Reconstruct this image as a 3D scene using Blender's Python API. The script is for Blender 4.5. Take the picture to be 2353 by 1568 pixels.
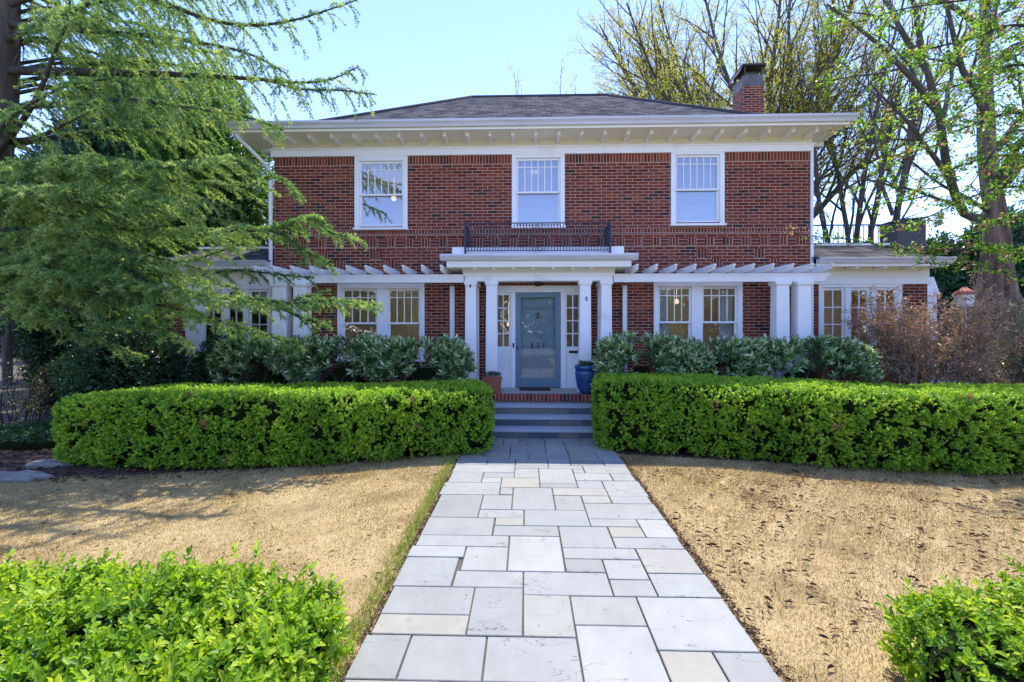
import bpy, math, random
import numpy as np
from mathutils import Vector
R = math.radians
sc = bpy.context.scene
for o in list(bpy.data.objects): bpy.data.objects.remove(o)

# ---------------------------------------------------------------- camera, sky, sun, exposure
F_PX, W_PX, CX, HZ, CAM_H, YAW = 1050.0, 2353.0, 1176.5, 755.0, 1.9, 0.030
cam_d = bpy.data.cameras.new("camera"); cam = bpy.data.objects.new("camera", cam_d)
sc.collection.objects.link(cam); sc.camera = cam
cam.location = (0, 0, CAM_H); cam.rotation_euler = (R(90), 0, YAW)
cam_d.sensor_width = 36; cam_d.lens = 36*F_PX/W_PX; cam_d.shift_y = -(784-HZ)/W_PX
cam_d.clip_start = 0.05; cam_d.clip_end = 3000
SUN_EL, SUN_AZ = R(65), R(16)          # azimuth from +Y (behind the house), negative = left
sd = Vector((math.sin(SUN_AZ)*math.cos(SUN_EL), math.cos(SUN_AZ)*math.cos(SUN_EL), math.sin(SUN_EL)))
w = bpy.data.worlds.new("World"); sc.world = w; w.use_nodes = True
nt = w.node_tree; nt.nodes.clear()
sky = nt.nodes.new('ShaderNodeTexSky'); sky.sky_type = 'NISHITA'; sky.sun_disc = False
sky.sun_elevation = SUN_EL; sky.sun_rotation = SUN_AZ
sky.altitude = 2600; sky.air_density = 1.0; sky.dust_density = 0.0; sky.ozone_density = 1.6
bg = nt.nodes.new('ShaderNodeBackground'); bg.inputs[1].default_value = 0.15
wo = nt.nodes.new('ShaderNodeOutputWorld')
tint = nt.nodes.new('ShaderNodeVectorMath'); tint.operation = 'MULTIPLY'; tint.inputs[1].default_value = (.87, .815, 1.0)
nt.links.new(sky.outputs[0], tint.inputs[0]); nt.links.new(tint.outputs[0], bg.inputs[0]); nt.links.new(bg.outputs[0], wo.inputs[0])
sl = bpy.data.lights.new("sun", 'SUN'); sl.energy = 2.0; sl.angle = R(0.5); sl.color = (1, .95, .86)
so = bpy.data.objects.new("sun", sl); sc.collection.objects.link(so)
so.rotation_euler = sd.to_track_quat('Z', 'Y').to_euler()
sc.view_settings.view_transform = 'Standard'; sc.view_settings.look = 'None'
sc.view_settings.gamma = 1; sc.view_settings.exposure = 1.95
sc.cycles.max_bounces = 6; sc.cycles.transparent_max_bounces = 12

# ---------------------------------------------------------------- helpers
C_, S_ = math.cos(YAW), math.sin(YAW)
def at(px, py, Y):
    """point on the plane y = Y that is seen at photo pixel (px, py) (2353 wide)"""
    dx, dz = (px-CX)/F_PX, (HZ-py)/F_PX
    d = (-S_+dx*C_, C_+dx*S_, dz); t = Y/d[1]
    return (d[0]*t, Y, CAM_H+dz*t)
def ax(px, Y): return at(px, HZ, Y)[0]
def az(py, Y): return at(1208, py, Y)[2]
def ground(px, py, z=0.0):
    dx, dz = (px-CX)/F_PX, (HZ-py)/F_PX
    t = (z-CAM_H)/dz
    return ((-S_+dx*C_)*t, (C_+dx*S_)*t)
def rs(seed): return np.random.RandomState(seed)
def norm(a): 
    a = np.asarray(a, float); return a/np.maximum(np.linalg.norm(a, axis=-1, keepdims=True), 1e-9)
def link(o, parent=None):
    sc.collection.objects.link(o)
    if parent is not None: o.parent = parent
    return o
def tag(o, label=None, cat=None, group=None, kind=None):
    if label: o['label'] = label
    if cat: o['category'] = cat
    if group: o['group'] = group
    if kind: o['kind'] = kind
    return o
def thing(name, label, cat, loc=(0,0,0), group=None):
    o = bpy.data.objects.new(name, None); o.empty_display_size = .2; o.location = loc
    link(o); return tag(o, label, cat, group)
def nparr_mesh(name, V, quads, mats, parent=None, rnd=None, smooth=False, matidx=None, uv=None):
    """V (n,3); quads (m,k) with k 3 or 4; world coordinates, moved into the parent's frame"""
    V = np.asarray(V, np.float32)
    if parent is not None:
        p = parent; off = np.zeros(3)
        while p is not None: off += np.array(p.location); p = p.parent
        V = V-off.astype(np.float32)
    m = bpy.data.meshes.new(name); k = quads.shape[1]; nf = len(quads)
    m.vertices.add(len(V)); m.vertices.foreach_set('co', V.ravel())
    m.loops.add(nf*k); m.loops.foreach_set('vertex_index', quads.astype(np.int32).ravel())
    m.polygons.add(nf); m.polygons.foreach_set('loop_start', np.arange(0, nf*k, k, dtype=np.int32))
    m.polygons.foreach_set('loop_total', np.full(nf, k, np.int32))
    if matidx is not None: m.polygons.foreach_set('material_index', np.asarray(matidx, np.int32))
    if smooth: m.polygons.foreach_set('use_smooth', np.ones(nf, bool))
    if rnd is not None:
        a = m.attributes.new('rnd', 'FLOAT', 'FACE'); a.data.foreach_set('value', np.asarray(rnd, np.float32))
    if uv is not None:
        l = m.uv_layers.new(name='UVMap'); l.data.foreach_set('uv', np.asarray(uv, np.float32).ravel())
    m.update(calc_edges=True)
    for x in (mats if isinstance(mats, (list, tuple)) else [mats]): m.materials.append(x)
    return link(bpy.data.objects.new(name, m), parent)

class MB:
    """collects shapes in world coordinates; build() links them as ONE mesh"""
    def __init__(s): s.v = []; s.f = []; s.uv = []; s.mi = []; s.r = []; s.sm = []
    def add(s, vs, fs, uvs=None, mi=0, r=0.0, sm=False):
        b = len(s.v); s.v += [tuple(map(float, q)) for q in vs]
        for i, f in enumerate(fs):
            s.f.append([b+j for j in f]); s.mi.append(mi); s.r.append(r); s.sm.append(sm)
            s.uv.append(uvs[i] if uvs else [None]*len(f))
    def box(s, x0, x1, y0, y1, z0, z1, mi=0, r=0.0, bev=0.0):
        x0, x1 = min(x0,x1), max(x0,x1); y0, y1 = min(y0,y1), max(y0,y1); z0, z1 = min(z0,z1), max(z0,z1)
        b = min(bev, (x1-x0)*.45, (y1-y0)*.45, (z1-z0)*.45)
        if b <= 0:
            vs = [(x0,y0,z0),(x1,y0,z0),(x1,y1,z0),(x0,y1,z0),(x0,y0,z1),(x1,y0,z1),(x1,y1,z1),(x0,y1,z1)]
            fs = [(0,1,5,4),(1,2,6,5),(2,3,7,6),(3,0,4,7),(4,5,6,7),(3,2,1,0)]
            s.add(vs, fs, mi=mi, r=r); return
        vs = []; ix = {}
        for i in (0,1):
            for j in (0,1):
                for k in (0,1):
                    c = ((x0,x1)[i], (y0,y1)[j], (z0,z1)[k]); g = (1-2*i, 1-2*j, 1-2*k)
                    for a in range(3):
                        ix[(i,j,k,a)] = len(vs)
                        vs.append(tuple(c[q]+(0 if q == a else g[q]*b) for q in range(3)))
        fs = []
        for a in range(3):
            o = [q for q in range(3) if q != a]
            for sgn in (0,1):
                loop = []
                for (p, q) in ((0,0),(1,0),(1,1),(0,1)):
                    t = [0,0,0]; t[a] = sgn; t[o[0]] = p; t[o[1]] = q; loop.append(ix[(*t, a)])
                flip = (sgn == 0) ^ (a == 1)
                fs.append(tuple(reversed(loop)) if flip else tuple(loop))
        for a in range(3):
            o = [q for q in range(3) if q != a]
            for p in (0,1):
                for q in (0,1):
                    t0 = [0,0,0]; t1 = [0,0,0]; t0[o[0]] = t1[o[0]] = p; t0[o[1]] = t1[o[1]] = q; t1[a] = 1
                    fs.append((ix[(*t0,o[0])], ix[(*t1,o[0])], ix[(*t1,o[1])], ix[(*t0,o[1])]))
        for i in (0,1):
            for j in (0,1):
                for k in (0,1): fs.append((ix[(i,j,k,0)], ix[(i,j,k,1)], ix[(i,j,k,2)]))
        s.add(vs, fs, mi=mi, r=r)
    def prism(s, prof, a0, a1, axis='x', mi=0, r=0.0):
        """prof: list of 2-D points; extruded along the axis. axis x: prof=(y,z); y: (x,z); z: (x,y)"""
        n = len(prof)
        def P(a, q):
            return {'x': (a, q[0], q[1]), 'y': (q[0], a, q[1]), 'z': (q[0], q[1], a)}[axis]
        vs = [P(a0, q) for q in prof]+[P(a1, q) for q in prof]
        fs = [(i, (i+1) % n, n+(i+1) % n, n+i) for i in range(n)]
        fs += [tuple(range(n-1, -1, -1)), tuple(range(n, 2*n))]
        s.add(vs, fs, mi=mi, r=r)
    def frustum(s, cx, cy, z0, z1, a0, b0, a1, b1, mi=0, ch=0.0):
        """tapered square post with chamfered corners; a,b half sizes"""
        def ring(a, b, z):
            c = ch
            return [(cx-a+c,cy-b,z),(cx+a-c,cy-b,z),(cx+a,cy-b+c,z),(cx+a,cy+b-c,z),(cx+a-c,cy+b,z),(cx-a+c,cy+b,z),(cx-a,cy+b-c,z),(cx-a,cy-b+c,z)]
        vs = ring(a0,b0,z0)+ring(a1,b1,z1)
        fs = [(i,(i+1)%8,8+(i+1)%8,8+i) for i in range(8)]+[tuple(range(7,-1,-1)), tuple(range(8,16))]
        s.add(vs, fs, mi=mi)
    def lathe(s, cx, cy, prof, n=24, mi=0, flute=0.0, nf=0, close=True):
        vs = []
        for (r, z) in prof:
            for i in range(n):
                a = 2*math.pi*i/n; q = r*(1-flute*(0.5+0.5*math.cos(a*nf))) if nf else r
                vs.append((cx+q*math.cos(a), cy+q*math.sin(a), z))
        fs = []
        for k in range(len(prof)-1):
            for i in range(n): fs.append((k*n+i, k*n+(i+1)%n, (k+1)*n+(i+1)%n, (k+1)*n+i))
        if close: fs.append(tuple(range(n-1,-1,-1))); fs.append(tuple((len(prof)-1)*n+i for i in range(n)))
        s.add(vs, fs, mi=mi, sm=True)
    def tube(s, pts, r, n=6, mi=0):
        pts = [Vector(p) for p in pts]; rr = r if isinstance(r, (list, tuple)) else [r]*len(pts); vs = []
        for i, p in enumerate(pts):
            t = (pts[min(i+1, len(pts)-1)]-pts[max(i-1, 0)]).normalized()
            u = t.cross(Vector((0.13,0.31,1)) if abs(t.z) < .95 else Vector((1,0.1,0))).normalized(); v = t.cross(u)
            for k in range(n):
                a = 2*math.pi*k/n; vs.append(p+(u*math.cos(a)+v*math.sin(a))*rr[i])
        fs = [(i*n+k, i*n+(k+1)%n, (i+1)*n+(k+1)%n, (i+1)*n+k) for i in range(len(pts)-1) for k in range(n)]
        fs += [tuple(range(n-1,-1,-1)), tuple((len(pts)-1)*n+k for k in range(n))]
        s.add(vs, fs, mi=mi, sm=True)
    def build(s, name, mats, parent=None):
        off = Vector((0,0,0)); p = parent
        while p is not None: off += p.location; p = p.parent
        m = bpy.data.meshes.new(name)
        m.from_pydata([(a-off.x, b-off.y, c-off.z) for a, b, c in s.v], [], s.f)
        m.polygons.foreach_set('material_index', s.mi); m.polygons.foreach_set('use_smooth', s.sm)
        a = m.attributes.new('rnd', 'FLOAT', 'FACE'); a.data.foreach_set('value', s.r)
        if any(q[0] is not None for q in s.uv):
            l = m.uv_layers.new(name='UVMap'); i = 0
            for q in s.uv:
                for c in q:
                    if c is not None: l.data[i].uv = c
                    i += 1
        m.update()
        for x in (mats if isinstance(mats, (list, tuple)) else [mats]): m.materials.append(x)
        return link(bpy.data.objects.new(name, m), parent)

# ---------------------------------------------------------------- materials
def mat(name):
    m = bpy.data.materials.new(name); m.use_nodes = True; n = m.node_tree; n.nodes.clear()
    out = n.nodes.new('ShaderNodeOutputMaterial'); return m, n, out
def ramp(n, stops):
    r = n.nodes.new('ShaderNodeValToRGB'); e = r.color_ramp.elements
    while len(e) < len(stops): e.new(0.5)
    for i, (p, c) in enumerate(stops): e[i].position = p; e[i].color = (*c, 1)
    return r
def math_(n, op, a, b=None, c=None):
    q = n.nodes.new('ShaderNodeMath'); q.operation = op
    for i, x in enumerate((a, b, c)):
        if x is None: continue
        if isinstance(x, (int, float)): q.inputs[i].default_value = x
        else: n.links.new(x, q.inputs[i])
    return q.outputs[0]
def noise(n, scale, detail=4, vec=None, rough=.6):
    t = n.nodes.new('ShaderNodeTexNoise'); t.inputs['Scale'].default_value = scale
    t.inputs['Detail'].default_value = detail; t.inputs['Roughness'].default_value = rough
    if vec is not None: n.links.new(vec, t.inputs['Vector'])
    return t.outputs[0]
def coords(n): return n.nodes.new('ShaderNodeNewGeometry').outputs['Position']
def simple(name, stops, scale=6, rough=.6, bump=0.0, bscale=60, spec=.4, detail=4, metal=0.0, rnd=0.0, aniso=None):
    """noise driven colour ramp, with optional bump and a per-face random shift"""
    m, n, out = mat(name); p = n.nodes.new('ShaderNodeBsdfPrincipled')
    pos = coords(n)
    if aniso:
        mp = n.nodes.new('ShaderNodeMapping'); mp.inputs['Scale'].default_value = aniso
        n.links.new(pos, mp.inputs[0]); pos = mp.outputs[0]
    v = noise(n, scale, detail, pos)
    if rnd:
        at_ = n.nodes.new('ShaderNodeAttribute'); at_.attribute_name = 'rnd'
        v = math_(n, 'ADD', math_(n, 'MULTIPLY', v, 1-rnd), math_(n, 'MULTIPLY', at_.outputs['Fac'], rnd))
    r = ramp(n, stops); n.links.new(v, r.inputs[0]); n.links.new(r.outputs[0], p.inputs['Base Color'])
    p.inputs['Roughness'].default_value = rough; p.inputs['Specular IOR Level'].default_value = spec
    p.inputs['Metallic'].default_value = metal
    if bump:
        b = n.nodes.new('ShaderNodeBump'); b.inputs['Strength'].default_value = bump; b.inputs['Distance'].default_value = .01
        n.links.new(noise(n, bscale, 5, pos), b.inputs['Height']); n.links.new(b.outputs[0], p.inputs['Normal'])
    n.links.new(p.outputs[0], out.inputs[0]); return m
def leafmat(name, stops, trans=.4, rough=.45, spec=.4, tmul=1.6):
    m, n, out = mat(name); p = n.nodes.new('ShaderNodeBsdfPrincipled')
    a = n.nodes.new('ShaderNodeAttribute'); a.attribute_name = 'rnd'
    r = ramp(n, stops); n.links.new(a.outputs['Fac'], r.inputs[0]); n.links.new(r.outputs[0], p.inputs['Base Color'])
    p.inputs['Roughness'].default_value = rough; p.inputs['Specular IOR Level'].default_value = spec
    t = n.nodes.new('ShaderNodeBsdfTranslucent')
    mx = n.nodes.new('ShaderNodeVectorMath'); mx.operation = 'MULTIPLY'; mx.inputs[1].default_value = (tmul*1.1, tmul, tmul*.5)
    n.links.new(r.outputs[0], mx.inputs[0]); n.links.new(mx.outputs[0], t.inputs[0])
    s = n.nodes.new('ShaderNodeMixShader'); s.inputs[0].default_value = trans
    n.links.new(p.outputs[0], s.inputs[1]); n.links.new(t.outputs[0], s.inputs[2]); n.links.new(s.outputs[0], out.inputs[0])
    return m
def tilemat(name, w, h, mw, mh, off, stops, mortar, rough=.8, bump=.5, big=0.55, spec=.2):
    """bricks / shingles laid in UV metres, each with its own tone"""
    m, n, out = mat(name); p = n.nodes.new('ShaderNodeBsdfPrincipled')
    tc = n.nodes.new('ShaderNodeTexCoord'); sp = n.nodes.new('ShaderNodeSeparateXYZ'); n.links.new(tc.outputs['UV'], sp.inputs[0])
    # slight wobble so that joints are not ruler straight
    nz = noise(n, 3.1, 2, tc.outputs['UV'])
    v = math_(n, 'DIVIDE', math_(n, 'ADD', sp.outputs[1], math_(n, 'MULTIPLY', nz, h*.12)), h)
    row = math_(n, 'FLOOR', v)
    u = math_(n, 'ADD', math_(n, 'DIVIDE', sp.outputs[0], w), math_(n, 'MULTIPLY', math_(n, 'FLOORED_MODULO', row, 2.0), off))
    col = math_(n, 'FLOOR', u)
    fu = math_(n, 'SUBTRACT', u, col); fv = math_(n, 'SUBTRACT', v, row)
    mask = math_(n, 'MULTIPLY', math_(n, 'GREATER_THAN', fu, mw/w), math_(n, 'GREATER_THAN', fv, mh/h))
    cb = n.nodes.new('ShaderNodeCombineXYZ'); n.links.new(col, cb.inputs[0]); n.links.new(row, cb.inputs[1])
    wn = n.nodes.new('ShaderNodeTexWhiteNoise'); wn.noise_dimensions = '2D'; n.links.new(cb.outputs[0], wn.inputs['Vector'])
    big_n = noise(n, .8, 3, coords(n)); fine = noise(n, 45, 4, coords(n))
    val = math_(n, 'ADD', wn.outputs['Value'], math_(n, 'ADD', math_(n, 'MULTIPLY', math_(n, 'SUBTRACT', big_n, .5), big), math_(n, 'MULTIPLY', math_(n, 'SUBTRACT', fine, .5), .35)))
    r = ramp(n, stops); n.links.new(val, r.inputs[0])
    mr = ramp(n, [(0.3, tuple(c*.8 for c in mortar)), (.7, mortar)]); n.links.new(fine, mr.inputs[0])
    mix = n.nodes.new('ShaderNodeMix'); mix.data_type = 'RGBA'
    n.links.new(mask, mix.inputs[0]); n.links.new(mr.outputs[0], mix.inputs[6]); n.links.new(r.outputs[0], mix.inputs[7])
    n.links.new(mix.outputs[2], p.inputs['Base Color']); p.inputs['Roughness'].default_value = rough; p.inputs['Specular IOR Level'].default_value = spec
    b = n.nodes.new('ShaderNodeBump'); b.inputs['Strength'].default_value = bump; b.inputs['Distance'].default_value = .008
    hh = math_(n, 'ADD', mask, math_(n, 'MULTIPLY', fine, .5))
    n.links.new(hh, b.inputs['Height']); n.links.new(b.outputs[0], p.inputs['Normal'])
    n.links.new(p.outputs[0], out.inputs[0]); return m
def glass(name, tint=(.9,.95,1), base=.06):
    m, n, out = mat(name)
    t = n.nodes.new('ShaderNodeBsdfTransparent'); t.inputs[0].default_value = (*tint, 1)
    g = n.nodes.new('ShaderNodeBsdfGlossy'); g.inputs['Roughness'].default_value = .015
    b = n.nodes.new('ShaderNodeBump'); b.inputs['Strength'].default_value = .05; b.inputs['Distance'].default_value = .02
    n.links.new(noise(n, 1.3, 2, coords(n)), b.inputs['Height']); n.links.new(b.outputs[0], g.inputs['Normal'])
    f = n.nodes.new('ShaderNodeFresnel'); f.inputs[0].default_value = 1.5
    a = math_(n, 'ADD', math_(n, 'MULTIPLY', f.outputs[0], 1.6), base)
    s = n.nodes.new('ShaderNodeMixShader'); n.links.new(a, s.inputs[0])
    n.links.new(t.outputs[0], s.inputs[1]); n.links.new(g.outputs[0], s.inputs[2]); n.links.new(s.outputs[0], out.inputs[0]); return m

BR = [(0,(.045,.022,.018)),(.05,(.055,.028,.022)),(.08,(.115,.022,.013)),(.4,(.17,.032,.017)),(.65,(.24,.048,.022)),(.85,(.175,.038,.018)),(1.0,(.29,.075,.032))]
M = {}
M['brick'] = tilemat('brick_running', .222, .0665, .013, .012, .5, BR, (.47,.35,.28))
M['brick_stack'] = tilemat('brick_stack', .222, .0665, .013, .012, 0.0, BR, (.47,.35,.28))
M['shingle'] = tilemat('shingle', .24, .11, .010, .016, .5, [(0,(.055,.054,.057)),(.5,(.095,.093,.096)),(1,(.155,.15,.15))], (.028,.028,.03), rough=1.0, bump=.5, spec=0.0)
M['white'] = simple('white_paint', [(.2,(.74,.73,.70)),(.42,(.90,.90,.89)),(1,(.93,.93,.93))], 2.2, .45, .12, 35)
M['cream'] = simple('cream_paint', [(0,(.84,.82,.70)),(1,(.90,.88,.77))], 2.0, .5, .12, 35)
M['gutter'] = simple('gutter_metal', [(.3,(.50,.50,.52)),(.7,(.66,.66,.68))], 3, .4, 0, spec=.5, aniso=(.4,1,6))
M['iron'] = simple('painted_iron', [(0,(.02,.025,.035)),(1,(.05,.06,.08))], 9, .5, .2)
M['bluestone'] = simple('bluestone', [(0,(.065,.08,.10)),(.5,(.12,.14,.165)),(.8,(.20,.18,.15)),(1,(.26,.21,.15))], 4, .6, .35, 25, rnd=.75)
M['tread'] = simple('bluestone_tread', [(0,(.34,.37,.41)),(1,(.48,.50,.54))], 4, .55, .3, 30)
M['porch_floor'] = simple('porch_floor', [(0,(.33,.32,.28)),(1,(.45,.44,.38))], 2.5, .6, .2, 40)
M['door_blue'] = simple('door_blue', [(0,(.13,.21,.26)),(1,(.17,.26,.31))], 3, .4, .08, 40)
M['door_inner'] = simple('inner_door', [(0,(.24,.36,.38)),(1,(.34,.46,.47))], 3, .5, .1, 40)
M['glass'] = glass('window_glass', base=.30)
M['glass_lo'] = glass('window_glass_lower', base=.12)
M['glass_door'] = glass('storm_glass', base=.04)
M['blind'] = simple('blind', [(0,(.62,.66,.76)),(1,(.72,.75,.83))], 3, .6)
M['curtain'] = simple('curtain', [(0,(.62,.64,.60)),(1,(.78,.8,.77))], 5, .8)
M['interior'] = simple('interior_wall', [(0,(.42,.39,.30)),(1,(.58,.54,.44))], 1.5, .9)
M['darkroom'] = simple('interior_dark', [(0,(.06,.05,.04)),(1,(.12,.10,.07))], 1.5, .9)
M['bronze'] = simple('dark_bronze', [(0,(.02,.018,.015)),(1,(.06,.05,.04))], 12, .4, .2, metal=.4)
M['stone_cap'] = simple('chimney_cap', [(.25,(.05,.05,.055)),(.6,(.22,.21,.19)),(.9,(.32,.30,.27))], 2.2, .8, .4, 22, aniso=(1,1,.5))
M['hood'] = simple('sooty_metal', [(0,(.03,.022,.02)),(1,(.09,.06,.05))], 6, .6, .3)
M['pot_blue'] = simple('glazed_blue', [(.2,(.008,.03,.12)),(.8,(.03,.10,.32))], 5, .15, .1, 20, spec=.7)
M['terracotta'] = simple('terracotta', [(0,(.30,.10,.05)),(1,(.42,.17,.09))], 7, .8, .2)
M['soil'] = simple('soil', [(0,(.02,.014,.01)),(1,(.06,.04,.028))], 20, .95, .6, 60)
M['cap'] = simple('shingle_cap', [(0,(.045,.045,.05)),(1,(.09,.09,.10))], 8, 1.0, .3, spec=0)
M['bark'] = simple('bark', [(.2,(.035,.03,.024)),(.55,(.10,.082,.062)),(.85,(.18,.15,.115))], 9, .95, 1.0, 18, aniso=(1,1,.22))
M['bark_dark'] = simple('bark_dark', [(.2,(.018,.016,.014)),(.8,(.07,.062,.055))], 11, .95, 1.0, 20, aniso=(1,1,.3))
M['bark_warm'] = simple('bark_warm', [(.3,(.06,.04,.028)),(.5,(.20,.13,.09)),(.75,(.36,.25,.17))], 6, .9, 1.0, 9, aniso=(1.3,1.3,.25))
M['twig'] = simple('twig', [(0,(.04,.033,.026)),(1,(.10,.08,.06))], 8, .9)
# ---------------------------------------------------------------- the ground, the lawn, the path
def sheet(name, poly, z, material, sub=None):
    b = MB(); b.add([(x, y, z) for x, y in poly], [tuple(range(len(poly)))]); o = b.build(name, material); o['kind'] = 'structure'; return o
M['earth'] = simple('earth', [(.2,(.04,.035,.02)),(.5,(.08,.065,.035)),(.8,(.09,.11,.035))], 1.2, .95, .8, 14, detail=8)
M['mulch'] = simple('mulch', [(.3,(.025,.015,.012)),(.55,(.085,.048,.035)),(.8,(.17,.10,.075))], 22, .95, 1.0, 40, detail=8)
M['lawn'] = simple('dry_lawn', [(.28,(.19,.13,.06)),(.48,(.36,.265,.125)),(.72,(.44,.335,.17))], 1.6, .95, .8, 45, detail=9)
b = MB(); b.add([(-600,-200,-.012),(600,-200,-.012),(600,1500,-.012),(-600,1500,-.012)], [(0,1,2,3)])
g = b.build('ground', M['earth']); g['kind'] = 'structure'
sheet('mulch_bed', [(-14,4.6),(-4,5.3),(-.95,6.5),(-.95,9.9),(-14,9.9)], -.008, M['mulch'])
sheet('planting_bed', [(1.36,6.6),(14,5.0),(14,9.9),(1.36,9.9)], -.008, M['mulch'])
PXL, PXR = -.953, 1.36
sheet('lawn_left', [(-16,-9),(PXL-.02,-9),(PXL-.02,6.9),(-3.2,6.15),(-5.0,5.7),(-7.0,5.5),(-16,5.1)], -.004, M['lawn'])
sheet('lawn_right', [(PXR+.02,-9),(16,-9),(16,5.9),(7,6.0),(4,6.5),(PXR+.02,6.95)], -.004, M['lawn'])
M['street'] = simple('street', [(.3,(.20,.20,.20)),(.7,(.28,.28,.275))], 3, .9, .3, 60)
sheet('street', [(-200,-22),(200,-22),(200,-12),(-200,-12)], -.006, M['street'])
# bluestone path: slabs read off the photograph (front-left, back-right corners) and laid on the ground
E_ = None
SL = [((15,1356),(370,1130),0),((290,1356),(795,1128),0),((775,1345),(1222,1125),0),((1248,1345),(1620,1070),0),((1697,1200),(E_,917),0),
((1740,1356),(1995,1207),1),((2085,1356),(E_,1212),0),((None,1130),(683,1016),1),((None,1015),(718,868),0),((665,1120),(950,865),0),
((610,862),(955,781),0),((945,1120),(1195,905),.6),((1220,1065),(1562,911),.3),((955,903),(1395,780),0),((1440,908),(1635,825),0),((1690,912),(E_,787),0),
((None,865),(648,716),0),((628,776),(862,655),0),((855,776),(1145,587),0),((1182,777),(1378,708),0),((1170,706),(1560,648),0),((1425,822),(1590,710),0),
((1628,784),(E_,652),.8),((None,716),(665,656),0),((None,656),(872,592),0),((None,601),(800,498),0),((785,590),(1145,537),0),((1165,640),(1410,537),0),
((1430,588),(1585,541),1),((1455,648),(E_,593),0),((1615,592),(E_,497),0),((1325,537),(1562,493),0),((800,537),(970,493),1),((975,535),(1300,449),0),
((725,493),(970,453),0),((None,496),(762,371),0),((745,452),(908,368),0),((900,448),(1120,333),0),((1137,447),(1275,378),0),((1127,377),(1400,335),1),
((1290,414),(1415,379),.8),((1312,491),(E_,415),0),((1432,413),(E_,370),0),((None,370),(850,308),0),((845,332),(1050,278),1),((1052,331),(1245,303),0),
((1255,333),(1375,293),0),((1410,369),(E_,294),0),((None,308),(745,247),0),((735,308),(852,279),0),((740,279),(925,247),0),((928,276),(1048,230),0),((1050,303),(1232,230),0),
((1240,293),(1425,258),0),((1437,293),(E_,257),0),((1288,256),(E_,213),0),((1103,229),(1275,213),0),((None,247),(928,213),0),((932,229),(1100,213),0),
((None,213),(770,180),.3),((770,213),(932,180),0),((932,213),(1098,180),.4),((1100,213),(1210,180),0),((1210,213),(1375,180),0),((1385,213),(E_,180),0),
((None,180),(890,147),.9),((890,180),(990,147),0),((990,180),(1200,147),0),((1205,180),(1345,135),1),((1350,180),(E_,135),0),
((None,147),(890,110),0),((890,147),(1085,125),0),((1085,147),(1195,103),0),((1195,135),(E_,110),0),((890,125),(985,110),0),
((None,110),(853,72),.6),((853,110),(990,88),0),((990,110),(1085,88),.5),((1085,103),(1172,88),1),((1085,88),(1172,72),0),((1172,103),(1265,72),0),((1265,110),(E_,72),.3),((853,88),(945,72),0),((945,88),(1085,72),0)]
def c7(cx, cy): return ground((1000+cx*.5525)/1.275, (1250+cy*.5525)/1.275)
rects = []
for (bx, by), (tx, ty), tan in SL:
    y0 = c7(bx if bx is not None else 1000, by)[1]; y1 = c7(tx if tx is not None else 1000, ty)[1]
    x0 = PXL if bx is None else c7(bx, by)[0]; x1 = PXR if tx is None else c7(tx, ty)[0]
    if x0 < PXL+.05: x0 = PXL
    if x1 > PXR-.05: x1 = PXR
    rects.append([x0, x1, y0, y1, tan])
y_last = min(r[2] for r in rects)
def snap(vals, tol):
    vs = sorted(vals); out = {}; grp = [vs[0]]
    for v in vs[1:]+[1e9]:
        if v-grp[-1] < tol and v-grp[0] < tol*2: grp.append(v)
        else:
            mval = sum(grp)/len(grp)
            for q in grp: out[q] = mval
            grp = [v]
    return out
sx = snap([r[0] for r in rects]+[r[1] for r in rects], .035); sy = snap([r[2] for r in rects]+[r[3] for r in rects], .04)
for r in rects: r[0], r[1], r[2], r[3] = sx[r[0]], sx[r[1]], sy[r[2]], sy[r[3]]
def ovl(a, b, e=.012): return min(a[1], b[1])-max(a[0], b[0]) > e and min(a[3], b[3])-max(a[2], b[2]) > e
for i, a in enumerate(rects):           # trim overlaps on their thin side
    for b_ in rects[i+1:]:
        if ovl(a, b_, .004):
            ox = min(a[1], b_[1])-max(a[0], b_[0]); oy = min(a[3], b_[3])-max(a[2], b_[2])
            if ox < oy:
                l, h = (a, b_) if a[0]+a[1] < b_[0]+b_[1] else (b_, a); m_ = (l[1]+h[0])/2; l[1] = m_; h[0] = m_
            else:
                l, h = (a, b_) if a[2]+a[3] < b_[2]+b_[3] else (b_, a); m_ = (l[3]+h[2])/2; l[3] = m_; h[2] = m_
rects = [r for r in rects if r[1]-r[0] > .06 and r[3]-r[2] > .04]
for _ in range(3):                      # grow slabs into uncovered gaps
    for a in rects:
        for side, sg in ((0,-1),(1,1),(2,-1),(3,1)):
            grown = 0
            while grown < .34:
                t = list(a); t[side] += sg*.01
                if t[0] < PXL-.001 or t[1] > PXR+.001 or t[3] > 7.86 or t[2] < y_last-.001: break
                if any(q is not a and ovl(t, q, .0015) for q in rects): break
                a[side] = t[side]; grown += .01
gx_n, gy_n = int((PXR-PXL)/.02), int((7.86-y_last)/.02); cov = np.zeros((gx_n, gy_n), bool)
gxs = PXL+.01+.02*np.arange(gx_n); gys = y_last+.01+.02*np.arange(gy_n)
for r_ in rects: cov |= ((gxs > r_[0]-.012) & (gxs < r_[1]+.012))[:, None] & ((gys > r_[2]-.012) & (gys < r_[3]+.012))[None]
for i in range(gx_n):                   # lay a slab in every hole that is left
    for j in range(gy_n):
        if cov[i, j]: continue
        i2 = i
        while i2+1 < gx_n and not cov[i2+1, j]: i2 += 1
        j2 = j
        while j2+1 < gy_n and not cov[i:i2+1, j2+1].any(): j2 += 1
        cov[i:i2+1, j:j2+1] = True
        if i2-i >= 1 and j2-j >= 1: rects.append([gxs[i]-.014, gxs[i2]+.014, gys[j]-.014, gys[j2]+.014, 0])
yy = min(r[2] for r in rects); rg = random.Random(4)
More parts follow.
